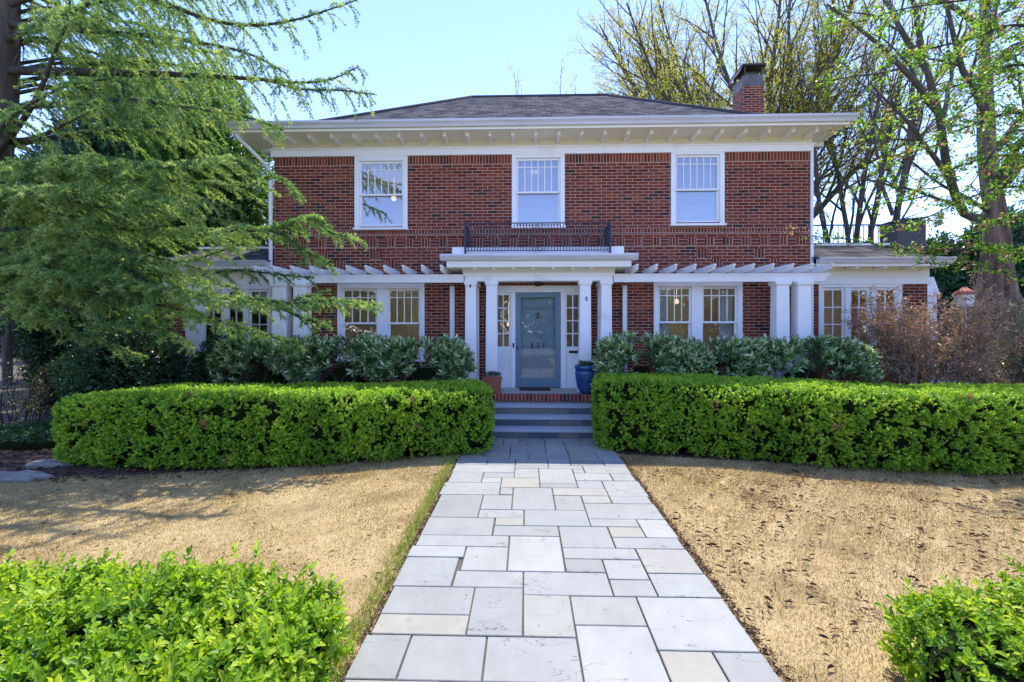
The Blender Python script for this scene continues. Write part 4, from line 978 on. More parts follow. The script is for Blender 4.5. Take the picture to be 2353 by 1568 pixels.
# cherry laurels in front of the windows
M['laurel'] = leafmat('laurel_leaf', [(0,(.045,.12,.035)),(.4,(.11,.23,.07)),(.65,(.26,.42,.15)),(.82,(.55,.66,.36)),(1,(.72,.78,.52))], .15, .28, .8, 1.3)  # pale end of the ramp paints sky sheen on the leaves
def laurel(label, c, rad, seed, n):
    t = thing('laurel_shrub', label, 'shrub', (c[0], c[1], 0), 'cherry laurel shrubs under the windows'); r = rs(seed)
    d = norm(r.randn(n*3, 3)); d = d[d[:, 2] > -.75][:n]; e = .32
    q = np.sign(d)*np.abs(d)**.45; q = q/np.maximum(1, (np.abs(q)**4).sum(1)**.25)[:, None]
    P = np.array(c)+q*np.array(rad)*(1+.09*lump(q*np.array(rad), 2.2, seed))[:, None]; P = P-norm(q)*(r.rand(len(P), 1)**2*.25)
    N = norm(q/np.array(rad)); P = P[P[:, 2] > .1]; N = N[:len(P)] if len(N) == len(P) else norm((P-np.array(c))/np.array(rad)**2)
    LP, LD, LN, dd = sprigs(P, N, r, 10, .09, .11, (22, 72), up=.55, spread=.42); k = len(LP); s = .7+.5*r.rand(k)
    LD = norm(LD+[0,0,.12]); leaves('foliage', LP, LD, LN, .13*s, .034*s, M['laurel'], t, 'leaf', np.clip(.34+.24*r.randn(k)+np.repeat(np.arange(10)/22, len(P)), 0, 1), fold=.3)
    br = []
    for i in range(22):
        j = r.randint(len(P)); a = np.array([c[0]+r.uniform(-.6,.6)*rad[0], c[1]+r.uniform(-.3,.3)*rad[1], 0]); e_ = P[j]; mid = (a+e_)/2+r.randn(3)*.08
        br.append((spline([a, mid, e_], .2), np.linspace(.018, .005, len(spline([a, mid, e_], .2))), 5))
    tubes('stem', br, M['bark'], t)
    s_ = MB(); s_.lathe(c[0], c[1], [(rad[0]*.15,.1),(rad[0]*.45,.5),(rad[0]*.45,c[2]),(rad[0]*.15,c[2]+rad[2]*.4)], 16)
    s_.v = [(c[0]+(x-c[0]), c[1]+(y-c[1])*rad[1]/rad[0]*.8, z) for x, y, z in s_.v]; s_.build('shade_core', M['core_shade'], t)  # solid dark core painting the shade inside the shrub
def lx(px, Y=8.62): return ax(px, Y)
for i, (p0, p1, top, lab) in enumerate([(525,720,1.66,'dark glossy cherry laurel at the far left, beside the pergola columns'),(690,900,1.68,'dark glossy cherry laurel under the left pair of ground floor windows'),(880,1072,1.66,'dark glossy cherry laurel touching the leftmost porch column'),
    (1382,1560,1.72,'dark glossy cherry laurel behind the blue pot, nearest right of the porch'),(1540,1715,1.64,'dark glossy cherry laurel under the right pair of ground floor windows'),(1705,1965,1.68,'dark glossy cherry laurel at the foot of the right pergola columns')]):
    x0, x1 = lx(p0), lx(p1); laurel(lab, ((x0+x1)/2, 8.55, .85), ((x1-x0)/2*1.1, .42, top-.85-.04), 30+i, int(820*(x1-x0)/1.5))

# ---- pots with plants
t = thing('blue_pot', 'tall fluted blue glazed pot with small plants, in front of a porch column', 'pot', (ax(1349.5, 9.04), 9.04, FZ))
x, y = ax(1349.5, 9.04), 9.04; h = az(838.5, 9.04)-FZ
pr = [(.13,FZ+.002),(.15,FZ+.03),(.20,FZ+.12),(.232,FZ+.3),(.24,FZ+h*.72),(.232,FZ+h*.84)]
b = MB(); b.lathe(x, y, pr, 96, flute=.055, nf=32); b.build('body', M['pot_blue'], t)
b = MB(); b.lathe(x, y, [(.222,FZ+h*.84),(.25,FZ+h*.86),(.252,FZ+h*.95),(.235,FZ+h),(.205,FZ+h),(.20,FZ+h*.9)], 48); b.build('rim', M['pot_blue'], t)
b = MB(); b.lathe(x, y, [(.001,FZ+h*.93),(.204,FZ+h*.93)], 24, close=False); b.build('soil', M['soil'], t)
M['potplant'] = leafmat('pot_plant', [(0,(.03,.07,.02)),(.5,(.07,.15,.04)),(.85,(.12,.20,.06)),(1,(.30,.10,.08))], .3)
r = rs(5)
def potplant(parent, x, y, z, w, d, n):
    P = np.stack([x+r.uniform(-w, w, n), y+r.uniform(-d, d, n), np.full(n, z)+r.rand(n)*.03], 1); LP, LD, LN, dd = sprigs(P, np.tile([0,0,1.], (n, 1)), r, 7, .07, .03, (30, 70)); leaves('plant', LP, LD, LN, .045, .016, M['potplant'], parent)
potplant(t, x, y, FZ+h*.93, .14, .14, 70)
t = thing('terracotta_planter', 'low terracotta box planter with sprouting bulbs at the left porch columns', 'planter', (ax(1130, 9.1), 9.08, FZ))
x0, x1 = ax(1109.5, 9.08), ax(1153.5, 9.08); xc, hw = (x0+x1)/2, (x1-x0)/2; zt_ = az(867, 9.08)
b = MB(); b.frustum(xc, 9.08, FZ+.03, zt_-.05, hw*.82, .09, hw*.95, .115); b.frustum(xc, 9.08, zt_-.05, zt_, hw, .125, hw*1.02, .13); b.build('box', M['terracotta'], t)
b = MB(); b.box(xc-hw*.9, xc+hw*.9, 8.98, 9.18, FZ+.002, FZ+.03, bev=.01); b.build('saucer', M['terracotta'], t)
potplant(t, xc, 9.08, zt_-.0, hw*.8, .08, 45)

# ---------------------------------------------------------------- the big cedar on the left
def gen_limb(pts, r0, Ls, r, droop=.35, dens=1.0, up=0.0, start=.12, tert=.24, hang=0.0):
    p = spline(pts, .10); n = len(p); T = norm(np.gradient(p, axis=0)); s = np.concatenate([[0], np.cumsum(np.linalg.norm(np.diff(p, axis=0), axis=1))]); Lt = s[-1]
    tub = [(p, np.linspace(r0, .008, n), 6)]
    ns = int(Lt*(1-start)/.15*dens); u = start+(1-start)*(np.arange(ns)+r.rand(ns)*.8)/ns
    B = np.stack([np.interp(u*Lt, s, p[:, k]) for k in range(3)], 1); Tn = norm(np.stack([np.interp(u*Lt, s, T[:, k]) for k in range(3)], 1))
    H = norm(np.cross(Tn, [0,0,1.])); sg = np.where(np.arange(ns) % 2 == 0, 1., -1.)[:, None]
    prof = np.minimum(1, (u-start)/.25+.35)*(1.05-u**2*.78); L2 = Ls*prof*r.uniform(.6, 1.25, ns)
    D = norm(Tn*r.uniform(.5,1.1,(ns,1))+sg*H*r.uniform(.35,.95,(ns,1))+np.stack([0*u, 0*u, up+r.randn(ns)*.16-.06], 1)); L2 = L2*1.15; droop = droop+.12
    # points on the side branches
    def curve(B, D, L, t, dr):   # t in 0..1
        q = B+D*(L*t)[:, None]; q[:, 2] -= dr*L*t**2; return q
    for i in range(ns):
        tt = np.linspace(0, 1, 5); q = B[i]+D[i]*(L2[i]*tt)[:, None]; q[:, 2] -= droop*L2[i]*tt**2; tub.append((q, np.linspace(.008, .002, 5)*(.5+L2[i]), 3))
    nt_ = np.maximum(2, (L2/.10).astype(int)); idx = np.repeat(np.arange(ns), nt_); k = np.concatenate([np.arange(c) for c in nt_]); t = (k+.5)/nt_[idx]
    B3 = curve(B[idx], D[idx], L2[idx], t, droop); D2 = D[idx].copy(); D2[:, 2] -= 2*droop*t; D2 = norm(D2); H3 = norm(np.cross(D2, [0,0,1.]))
    sg3 = np.where(k % 2 == 0, 1., -1.)[:, None]; m = len(idx); D3 = norm(D2*r.uniform(.5,1.0,(m,1))+sg3*H3*r.uniform(.3,.8,(m,1))+np.stack([0*t, 0*t, .05+r.randn(m)*.18-hang], 1)); L3 = tert*(1.1-.6*t)*r.uniform(.6, 1.2, m)
    # tufts on tertiary + secondary + main
    nf = np.maximum(2, (L3/.019).astype(int)); i4 = np.repeat(np.arange(m), nf); k4 = np.concatenate([np.arange(c) for c in nf]); t4 = (k4+.3)/nf[i4]
    P4 = curve(B3[i4], D3[i4], L3[i4], t4, droop*.8); D4 = D3[i4].copy(); D4[:, 2] -= 1.6*droop*t4; D4 = norm(D4)
    # secondary's own tufts
    P5 = [curve(B[idx], D[idx], L2[idx], np.clip(t+q*.1/L2[idx], 0, 1), droop) for q in (0,.2,.4,.6,.8)]
    nm = int(Lt*.75/.012); um = .22+.78*r.rand(nm); P6 = np.stack([np.interp(um*Lt, s, p[:, k]) for k in range(3)], 1)+r.randn(nm, 3)*.018; D6 = norm(np.stack([np.interp(um*Lt, s, T[:, k]) for k in range(3)], 1)+[0,0,.5])
    return np.vstack([P4]+P5+[P6]), np.vstack([D4]+[D2]*5+[D6]), tub
def needles(name, P, D, r, K, L, W, material, parent, seed):
    n = len(P); LP, LD, LN, RN = [], [], [], []
    base = np.clip(.46+.26*lump(P, 1.1, seed)+.22*lump(P, 4.5, seed+2)+.10*r.randn(n), 0, 1)
    for k in range(K):
        d = norm(D*.75+norm(r.randn(n, 3))*.9+[0,0,.25]); LP.append(P); LD.append(d); LN.append(r.randn(n, 3)); RN.append(base+r.randn(n)*.07)
    return leaves(name, np.concatenate(LP), np.concatenate(LD), np.concatenate(LN), L*r.uniform(.7,1.25,n*K), W, material, parent, 'tri', np.clip(np.concatenate(RN), 0, 1))
M['cedar'] = leafmat('cedar_needles', [(0,(.045,.11,.045)),(.32,(.12,.24,.08)),(.58,(.27,.40,.15)),(.82,(.48,.58,.26)),(1,(.66,.72,.40))], .48, .5, .3, 1.6)
r = rs(77)
tx, ty = ax(47, 8.0)-.34, 8.0
cedar = thing('cedar_tree', 'large cedar with drooping needle sprays, spreading across the left of the house', 'tree', (tx-1.2, ty, 0))
trunk_p = spline([(tx-1.3,ty,-.1),(tx-.9,ty,2),(tx-.42,ty,4),(tx-.12,ty,6),(tx,ty-.05,8),(tx+.15,ty,12)], .3)
tubes('trunk', [(trunk_p, np.interp(trunk_p[:, 2], [0,1,8,12], [.45,.34,.28,.16])*(1+.06*lump(trunk_p, 3)), 18)], M['bark'], cedar)
LIMB = [  # (photo px, py, distance Y) ..., radius, side-branch length, droop, density
 ([(30,-90,8.0),(250,-30,7.8),(389,13,7.6),(477,44,7.5),(560,58,7.4),(660,50,7.3),(770,18,7.3),(821,0,7.3)], .07, .62, .75, .75),
 ([(40,165,8.0),(290,168,7.8),(420,172,7.6),(587,182,7.4),(690,190,7.3),(760,183,7.2),(825,153,7.2)], .08, .68, .75, .75),
 ([(600,182,7.4),(690,205,7.2),(780,208,7.0),(862,218,6.9)], .02, .35, .8, .7),
 ([(20,60,8.0),(200,70,7.6),(400,90,7.2),(560,120,6.9),(660,170,6.8)], .06, .7, .6, .8),
 ([(30,250,8.0),(150,240,7.7),(300,230,7.6),(450,250,7.4),(570,270,7.3),(650,300,7.2)], .06, .7, .5, .8),
 ([(30,100,8.0),(150,30,7.2),(320,-20,6.5),(520,-40,6.2),(640,-20,6.0)], .06, .7, .7, .8),
 ([(20,330,8.0),(75,320,7.6),(140,290,7.2),(210,255,6.9)], .07, .12, .3, .15),
 ([(20,390,8.0),(70,250,7.4),(130,110,6.9),(160,20,6.6),(150,-80,6.4)], .06, .35, .5, .45),
 ([(20,400,8.0),(120,372,7.2),(235,365,6.8),(367,385,6.5),(477,368,6.3),(545,358,6.2)], .06, .75, .28, 1.1),
 ([(30,420,8.0),(150,400,7.3),(300,410,7.1),(450,420,6.9),(560,430,6.8),(630,405,6.7),(690,450,6.6)], .06, .65, .35, .9),
 ([(10,470,8.0),(100,440,6.6),(220,430,6.0),(330,445,5.8),(430,470,5.7)], .05, .7, .35, 1.0),
 ([(20,520,8.0),(150,500,7.2),(282,525,6.8),(420,528,6.6),(550,530,6.5),(640,520,6.4),(715,505,6.4),(760,535,6.3),(815,546,6.3)], .06, .62, .22, 1.0),
 ([(560,530,6.5),(640,535,6.3),(700,575,6.2),(760,610,6.2)], .02, .35, .3, .9),
 ([(600,527,6.5),(660,520,6.4),(700,500,6.4),(735,500,6.4)], .02, .3, .2, 1.0),
 ([(10,560,8.0),(100,540,7.0),(220,560,6.6),(330,600,6.4),(430,600,6.3),(560,560,6.2)], .05, .6, .3, .9),
 ([(10,600,8.0),(120,604,7.8),(250,606,7.8),(413,635,7.9),(535,622,7.9),(648,632,7.8),(720,640,7.8)], .05, .45, .55, .7),
 ([(10,610,8.0),(140,590,6.8),(262,604,6.4),(337,645,6.2),(412,672,6.1),(572,686,6.0),(685,697,5.9),(745,690,5.9),(795,693,5.9),(858,700,5.9)], .055, .55, .25, 1.1),
 ([(600,690,6.0),(660,715,5.9),(700,735,5.9),(760,742,5.9)], .02, .3, .3, .9),
 ([(660,697,5.9),(710,680,5.9),(760,672,5.9)], .015, .25, .2, .9),
 ([(0,640,8.0),(80,640,6.6),(190,670,6.2),(300,690,6.0),(430,715,5.9),(530,745,5.8),(610,770,5.8),(680,790,5.8)], .05, .55, .3, 1.0),
 ([(0,640,7.6),(60,620,6.0),(180,640,5.7),(300,650,5.6),(400,670,5.6)], .05, .6, .25, 1.0),
 ([(0,680,7.8),(100,690,6.4),(220,740,6.0),(330,745,5.9),(440,790,5.8)], .04, .5, .3, .9),
 ([(0,690,7.8),(70,720,6.6),(160,760,6.3),(250,790,6.2),(320,820,6.2)], .04, .4, .35, .8),
 ([(-60,650,7.6),(0,700,6.4),(60,715,6.1),(130,740,6.0),(190,780,6.0)], .04, .4, .35, .7),
 ([(20,200,8.0),(140,170,8.8),(300,140,9.2),(450,160,9.4),(560,200,9.4)], .05, .8, .5, .7),
 ([(20,350,8.0),(160,310,8.8),(320,300,9.2),(480,330,9.4),(590,380,9.3)], .05, .8, .4, .8),
 ([(20,480,8.0),(160,470,8.8),(320,480,9.0),(460,500,9.0),(570,520,9.0)], .05, .75, .4, .8),
 ([(20,600,8.0),(120,650,7.4),(260,700,7.3),(380,730,7.3)], .04, .6, .35, .8),
 ([(30,20,8.0),(200,-40,7.6),(420,-50,7.4),(600,-30,7.2),(720,-60,7.2)], .05, .7, .7, .8),
 ([(-80,300,7.6),(40,260,6.4),(150,200,5.8),(260,180,5.5)], .04, .6, .5, .7),
 ([(-100,480,7.4),(0,450,6.0),(90,430,5.6),(180,440,5.4)], .04, .5, .4, .9),
]
rl2 = random.Random(12)                     # more boughs filling the left of the crown, nearer and farther than the trunk
for i in range(17):
    py0 = -60+i*44+rl2.uniform(-15,15)
    if 255 < py0 < 400: continue
    Ye = rl2.choice([6.2,8.8,9.4,9.8]) if py0 < 430 else rl2.choice([5.6,6.2,6.8,9.2]); pxe = rl2.uniform(300,560) if py0 < 640 else rl2.uniform(150,330)
    if Ye < 6.5: pxe -= 60
    dy = rl2.uniform(-20,70); LIMB.append(([(10,py0,8.0),(pxe*.3,py0-20,8+(Ye-8)*.45),(pxe*.65,py0+dy*.3,8+(Ye-8)*.8),(pxe,py0+dy,Ye)], .035, .75, .6, .8))
for py0, pxe, Ye in ((-20,430,8.8),(90,560,8.6),(170,560,8.9),(225,520,9.0),(120,300,9.2),(20,260,9.4)): LIMB.append(([(10,py0,8.0),(pxe*.3,py0-25,8+(Ye-8)*.45),(pxe*.65,py0+10,8+(Ye-8)*.8),(pxe,py0+45,Ye)], .035, .8, .7, .95))
PP, DD, TB = [], [], []
for pts, r0, Ls, dr, dens in LIMB:
    if dens >= 1.0: dens *= 1.7; Ls *= 1.1
    elif pts[-1][2] < 7 and len(pts) > 4: dens *= 1.3
    pts = [(q[0], q[1], q[2] if q[2] > 7.1 else 7.1+(q[2]-7.1)*.42) for q in pts]
    if pts[-1][1] > 430: dr *= .6
    w3 = [at(*q) for q in pts]; w3[0] = (tx+.1-max(0,(6.5-w3[0][2])*.22), ty-.05, w3[0][2]) if pts[0][0] < 60 else w3[0]
    a, d_, tb = gen_limb(w3, r0, Ls, r, dr, dens); PP.append(a); DD.append(d_); TB += tb
PP = np.vstack(PP); DD = np.vstack(DD); 
tubes('branches', TB, M['bark_dark'], cedar)
needles('needles', PP, DD, r, 5, .052, .0155, M['cedar'], cedar, 3)

# ---------------------------------------------------------------- other trees and shrubs
def grow(segs, tips, r, p, d, L, rad, lvl, P):
    n = P['n'][lvl]; pts = [p]; step = L/n; dd = np.array(d, float)
    for i in range(n):
        dd = dd+r.randn(3)*P['wob'][lvl]+np.array([0,0,P['trop'][lvl]]); dd /= np.linalg.norm(dd); pts.append(pts[-1]+dd*step)
    pts = np.array(pts); end = max(rad*P['tap'][lvl], .004); radii = np.linspace(rad, end, n+1); segs.append((pts, radii, P['k'][lvl]))
    last = lvl == len(P['n'])-1
    if last or lvl >= P.get('leaf_from', 99): tips.append((pts, L))
    if last: return
    m = max(1, int(L/P['sp'][lvl])); s0 = P['s0'][lvl]; ph = r.rand()*6.28
    for i in range(m):
        u = s0+(1-s0)*(i+r.rand()*.8)/m; q = u*n; a = int(min(q, n-1)); pos = pts[a]+(pts[a+1]-pts[a])*(q-a); t = pts[a+1]-pts[a]; t = t/np.linalg.norm(t)
        ph += 2.4; x = np.cross(t, [.3,.2,1.]); x /= np.linalg.norm(x); y = np.cross(t, x); an = R(P['ang'][lvl]*r.uniform(.7,1.3))
        cd = t*math.cos(an)+(x*math.cos(ph)+y*math.sin(ph))*math.sin(an); cl = L*P['rat'][lvl]*(1.1-.7*u)*r.uniform(.7,1.2)
        grow(segs, tips, r, pos, cd, cl, max(radii[a]*.55, .006), lvl+1, P)
def leafpts(tips, r, per_m, jit):
    P, D = [], []
    for pts, L in tips:
        k = r.poisson(per_m*L); 
        if k == 0: continue
        u = r.rand(k)*(len(pts)-1); a = u.astype(int); f = (u-a)[:, None]; P.append(pts[a]*(1-f)+pts[a+1]*f); D.append(np.repeat((pts[-1]-pts[0])[None], k, 0))
    P = np.concatenate(P); D = norm(np.concatenate(D)); return P+r.randn(*P.shape)*jit, D
def tree(name, label, cat, base, stems, seed, P, leafm, per_m, LL, LW, bark, jit=.05, group=None, trunk=None, cl=4, extra=None):
    r = rs(seed); t = thing(name, label, cat, base, group); segs, tips = [], []
    if trunk is not None: tubes('trunk', [trunk], bark, t)
    for (p, d, L, rad) in stems: grow(segs, tips, r, np.array(p, float), norm(np.array(d, float)), L, rad, 0, P)
    if extra: extra(segs, tips, r)
    tubes('branches', segs, M['bark_dark'] if bark is M['bark_dark'] else bark, t)
    Q, D = leafpts(tips, r, per_m, jit); n = len(Q); K = cl
    base_r = np.clip(.5+.3*lump(Q, .7, seed)+.15*r.randn(n), 0, 1)
    Q2 = np.repeat(Q, K, 0)+r.randn(n*K, 3)*LL*.5; D2 = norm(np.repeat(D, K, 0)*.4+r.randn(n*K, 3)*.7+[0,0,-.15]); N2 = norm(r.randn(n*K, 3)*.6+[0,0,.8])
    leaves('crown', Q2, D2, N2, LL*r.uniform(.6,1.3,n*K), LW, leafm, t, 'quad', np.clip(np.repeat(base_r, K)+r.randn(n*K)*.12, 0, 1)); print(name, 'segs', len(segs), 'leaves', n*K)
    return t
M['spring'] = leafmat('spring_leaf', [(0,(0.253,0.276,0.048)),(.5,(0.437,0.46,0.072)),(1,(0.598,0.575,0.132))], .4, .5, .3, 1.5)
M['maple'] = leafmat('maple_leaf', [(0,(0.052,0.143,0.018)),(.4,(0.117,0.273,0.024)),(.7,(0.247,0.429,0.036)),(.88,(0.416,0.494,0.06)),(1,(0.39,0.221,0.144))], .42, .45, .35, 1.6)
M['twig_pale'] = simple('pale_twig', [(0,(.18,.13,.10)),(1,(.40,.31,.25))], 8, .9)
M['red'] = leafmat('red_maple_leaf', [(0,(.20,.14,.10)),(.4,(.38,.24,.17)),(.7,(.55,.34,.25)),(.85,(.33,.35,.17)),(1,(.75,.16,.12))], .35, .45, .4, 1.3)
M['olive'] = leafmat('olive_leaf', [(0,(0.063,0.081,0.0396)),(.5,(0.144,0.18,0.081)),(.8,(0.306,0.252,0.144)),(1,(0.396,0.396,0.252))], .25, .4, .5, 1.3)
M['dark'] = leafmat('dark_evergreen', [(0,(0.0152,0.0532,0.0247)),(.5,(0.0342,0.104,0.0418)),(.85,(0.076,0.19,0.057)),(1,(0.19,0.342,0.095))], .2, .35, .6, 1.3)
M['crypt'] = leafmat('plume_leaf', [(0,(0.0252,0.084,0.0182)),(.4,(0.063,0.168,0.026)),(.7,(0.14,0.266,0.0364)),(.9,(0.28,0.378,0.0455)),(1,(0.448,0.476,0.065))], .3, .4, .4, 1.5)
M['yellow'] = leafmat('yellow_leaf', [(0,(.35,.27,.03)),(.5,(.50,.40,.05)),(1,(.6,.52,.12))], .4, .5, .3, 1.3)

vaseP = dict(n=[12,8,6,4], wob=[.05,.08,.11,.14], trop=[.035,.03,.02,0], tap=[.2,.25,.3,.4], k=[7,5,4,3], sp=[.8,.6,.4,1], s0=[.2,.15,.15,0], ang=[30,34,38,0], rat=[.42,.42,.5,0], leaf_from=2)
bx0 = ax(1745, 22); r = rs(5); st = []
for i in range(15):
    a = i*2.4; tilt = R(8+30*((i+.5)/15)**.8); d = (math.cos(a)*math.sin(tilt)*1.25, math.sin(a)*math.sin(tilt)*.8, math.cos(tilt)); st.append(((bx0, 22, 4.2+r.rand()*1.5), d, 14.5*r.uniform(.85,1.1), .16))
for dx in (-.62,-.52,-.42,.35): st.append(((bx0, 22, 5), (dx,-.05,.8), 14, .15))
tree('vase_tree', 'tall bare vase shaped tree with yellow green buds, behind the roof and chimney', 'tree', (bx0,22,0), st, 21, vaseP, M['spring'], 9.5, .085, .045, M['bark'], .08, 'bare spring trees behind the house', (spline([(bx0,22,-.1),(bx0+.1,22,3),(bx0,22,5.8)], .5), .5, 12), 3)
bx1 = ax(1965, 19); st = [((bx1+dx*.5, 19, 1.6), (dx, dy, 1), L, .13) for dx, dy, L in ((-.30,.1,12),(-.12,-.1,14),(.04,.2,14),(.20,-.1,13),(.36,0,12))]
uprP = dict(vaseP); uprP['ang'] = [26,34,40,0]; uprP['sp'] = [1.1,.7,.5,1]; uprP['s0'] = [.28,.2,.15,0]
tree('upright_tree', 'many stemmed bare tree rising beside the right corner of the house', 'tree', (bx1,19,0), st, 22, uprP, M['spring'], 5.5, .09, .05, M['bark'], .08, 'bare spring trees behind the house', (spline([(bx1,19,-.1),(bx1,19,1.8)], .3), .34, 12), 3)
bx2 = ax(2052, 17); st = [((bx2,17,3.4), (.0,0,1), 11, .13),((bx2,17,6), (-.4,0,1), 6, .07),((bx2,17,7), (.45,.1,1), 6, .07)]
tree('slender_tree', 'slender straight stemmed tree behind the roof railing of the right wing', 'tree', (bx2,17,0), st, 23, uprP, M['spring'], 4, .09, .05, M['bark'], .08, 'bare spring trees behind the house', (spline([(bx2,17,-.1),(bx2+.03,17,3.5)], .3), .14, 10), 3)
bx3 = ax(1290, 27); st = [((bx3+dx,27,8), (dx*.35,0,1), 9.3, .06) for dx in (-.9,-.3,.3,.9,1.4)]
smP = dict(n=[8,5,4], wob=[.05,.1,.12], trop=[.03,.02,0], tap=[.2,.3,.4], k=[5,3,3], sp=[1.0,.6,1], s0=[.4,.1,0], ang=[24,35,0], rat=[.3,.5,0], leaf_from=1)
tree('budding_tree', 'distant budding tree whose tips show above the roof ridge', 'tree', (bx3,27,0), st, 24, smP, M['spring'], 8, .10, .05, M['bark'], .08, 'bare spring trees behind the house', (spline([(bx3,27,-.1),(bx3,27,8.2)], .5), .2, 10), 3)

# big old tree at the right with a fluted trunk
OX, OY = ax(2293, 12.3), 12.3; tp = spline([(OX,OY,-.1),(OX,OY,1.0),(OX,OY,2.6),(OX-.02,OY,4.5),(OX-.25,OY,6.5),(OX-.35,OY,9),(OX-.3,OY,13)], .12)
oldP = dict(n=[9,7,5,4], wob=[.09,.12,.14,.16], trop=[.02,0,-.02,-.03], tap=[.25,.3,.3,.4], k=[9,5,4,3], sp=[.7,.45,.35,1], s0=[.2,.12,.1,0], ang=[42,44,42,0], rat=[.45,.5,.5,0], leaf_from=2)
told = thing('old_tree', 'massive old tree with fluted grey brown trunk at the right edge', 'tree', (OX,OY,0))
rad = np.interp(tp[:, 2], [0,.6,2.0,2.35,2.8,4.2,5.2,9,13], [.60,.44,.38,.47,.33,.26,.20,.11,.05]); k = 40
ang_ = np.arange(k)*2*np.pi/k; ring = []
for p, q in zip(tp, rad):
    f = 1+.15*np.sin(ang_*5+p[2]*.5)+.08*np.sin(ang_*9-p[2]*.9)+.06*np.sin(ang_*3+p[2]*2)+.05*np.sin(ang_*14+p[2]*1.7); ring.append(np.stack([p[0]+np.cos(ang_)*q*f, p[1]+np.sin(ang_)*q*f, np.full(k, p[2])], 1))
V = np.concatenate(ring); F = np.array([(i*k+j, i*k+(j+1) % k, (i+1)*k+(j+1) % k, (i+1)*k+j) for i in range(len(tp)-1) for j in range(k)])
nparr_mesh('trunk', V, F, M['bark_warm'], told, smooth=True)
segs, tips = [], []; r = rs(9)
L1 = spline([at(2262,500,12.3), at(2215,490,12.0), at(2178,390,11.6), at(2157,260,11.2), at(2120,120,11), at(2090,-60,11)], .3); segs.append((L1, np.linspace(.11,.04,len(L1)), 9))
L2 = spline([at(2300,430,12.3), at(2340,380,12.1), at(2400,300,11.9)], .3); segs.append((L2, np.linspace(.15,.08,len(L2)), 9))
for p, d, L, q in [(L1[len(L1)//4],(-.7,-.3,.6),3.4,.07),(L1[len(L1)//2],(-.8,-.2,.5),3.8,.08),(L1[-8],(-.6,.1,.9),4,.07),(L1[-12],(.4,.3,.9),4,.06),(tp[45],(-.6,-.6,.6),4.5,.1),(tp[52],(.7,-.2,.8),4.5,.1),(tp[60],(-.5,-.4,1),4.5,.09),(tp[70],(.4,.3,1),4,.09),(tp[80],(-.4,.5,1),4,.08),(tp[90],(.1,-.7,.9),3.5,.07),(L1[3],(-.9,-.3,.2),3,.05),(tp[40],(-.9,-.5,.15),3.6,.06),(tp[38],(.2,-.9,.2),3.2,.05)]: grow(segs, tips, r, np.array(p), norm(np.array(d, float)), L, q, 0, oldP)
tubes('branches', segs, M['bark'], told); Q, D = leafpts(tips, r, 10, .1); n = len(Q)
leaves('crown', np.repeat(Q, 4, 0)+r.randn(n*4, 3)*.05, r.randn(n*4, 3)+[0,0,-.2], r.randn(n*4, 3)*.6+[0,0,.8], .10, .055, M['maple'], told, 'quad', np.clip(.45+.3*np.repeat(lump(Q,.9,2), 4)+.15*r.randn(n*4), 0, 1)); print('old', len(segs), n*4)

# maple reaching in from the right, in front of the wing
mt_ = thing('maple_tree', 'maple with fresh green leaves and reddish seeds, overhanging from the right edge', 'tree', (10.8, 8.6, 0))
mp = spline([(10.8,8.6,-.1),(10.7,8.6,2.5),(10.6,8.5,5),(10.5,8.5,8)], .4); tubes('trunk', [(mp, np.linspace(.22,.12,len(mp)), 12)], M['bark'], mt_)
MB_ = [([(2353,577,8.4),(2200,574,8.1),(2075,574,7.9),(1965,552,7.8),(1880,545,7.8),(1815,534,7.8)],.03,.55),([(2353,430,8.5),(2240,450,8.3),(2130,500,8.2),(2040,530,8.1)],.03,.7),([(2353,60,8.4),(2230,90,8.2),(2110,120,8.1),(2020,160,8.0)],.04,.95),
 ([(2353,-20,8.4),(2220,0,8.2),(2080,20,8.2),(1980,50,8.1)],.04,.9),([(2353,150,8.4),(2220,190,8.3),(2110,230,8.2),(2020,280,8.2),(1930,300,8.2)],.035,.75),([(2353,260,8.5),(2230,290,8.3),(2120,330,8.3),(2040,370,8.3)],.035,.8),
 ([(2353,360,8.5),(2240,370,8.3),(2150,410,8.3),(2090,450,8.3)],.03,.7),([(2353,500,8.5),(2260,520,8.3),(2180,560,8.2),(2120,590,8.2)],.03,.6),([(2353,100,8.2),(2280,170,7.8),(2210,250,7.6),(2160,330,7.5)],.03,.7),([(2353,640,8.5),(2290,620,8.3),(2200,610,8.2),(2120,605,8.1)],.02,.45),([(2353,300,8.1),(2300,330,7.8),(2250,400,7.7),(2200,460,7.6)],.03,.7)]
segs, tips = [], []; r = rs(31); subP = dict(n=[5,4], wob=[.14,.16], trop=[-.02,-.04], tap=[.3,.4], k=[4,3], sp=[.17,1], s0=[.1,0], ang=[44,0], rat=[.5,0], leaf_from=0)
for pts, r0, Ls in MB_:
    w3 = [at(*q) for q in pts]; z0_ = w3[0][2]; w3 = [(10.6, 8.5, z0_*.92)]+w3; p = spline(w3, .12); segs.append((p, np.linspace(r0, .006, len(p)), 5)); T = norm(np.gradient(p, axis=0)); m = len(p)
    for i in range(int(m*.12), m, 1):
        s_ = 1 if i % 2 else -1; H = norm(np.cross(T[i], [0,0,1.])); d = norm(T[i]*.8+H*s_*.8+r.randn(3)*.35+[0,0,.05]); u = i/m; grow(segs, tips, r, p[i], d, Ls*(1.15-.75*u)*r.uniform(.5,1.2), .008, 0, subP)
tubes('branches', segs, M['bark_dark'], mt_); Q, D = leafpts(tips, r, 10.0, .03); n = len(Q); K = 5
rn = np.repeat(np.clip(.5+.3*lump(Q, 1.3, 4)+.12*r.randn(n), 0, .92), K); sd_ = np.repeat(r.rand(n) < .16, K); rn = np.where(sd_, 1.0, rn)
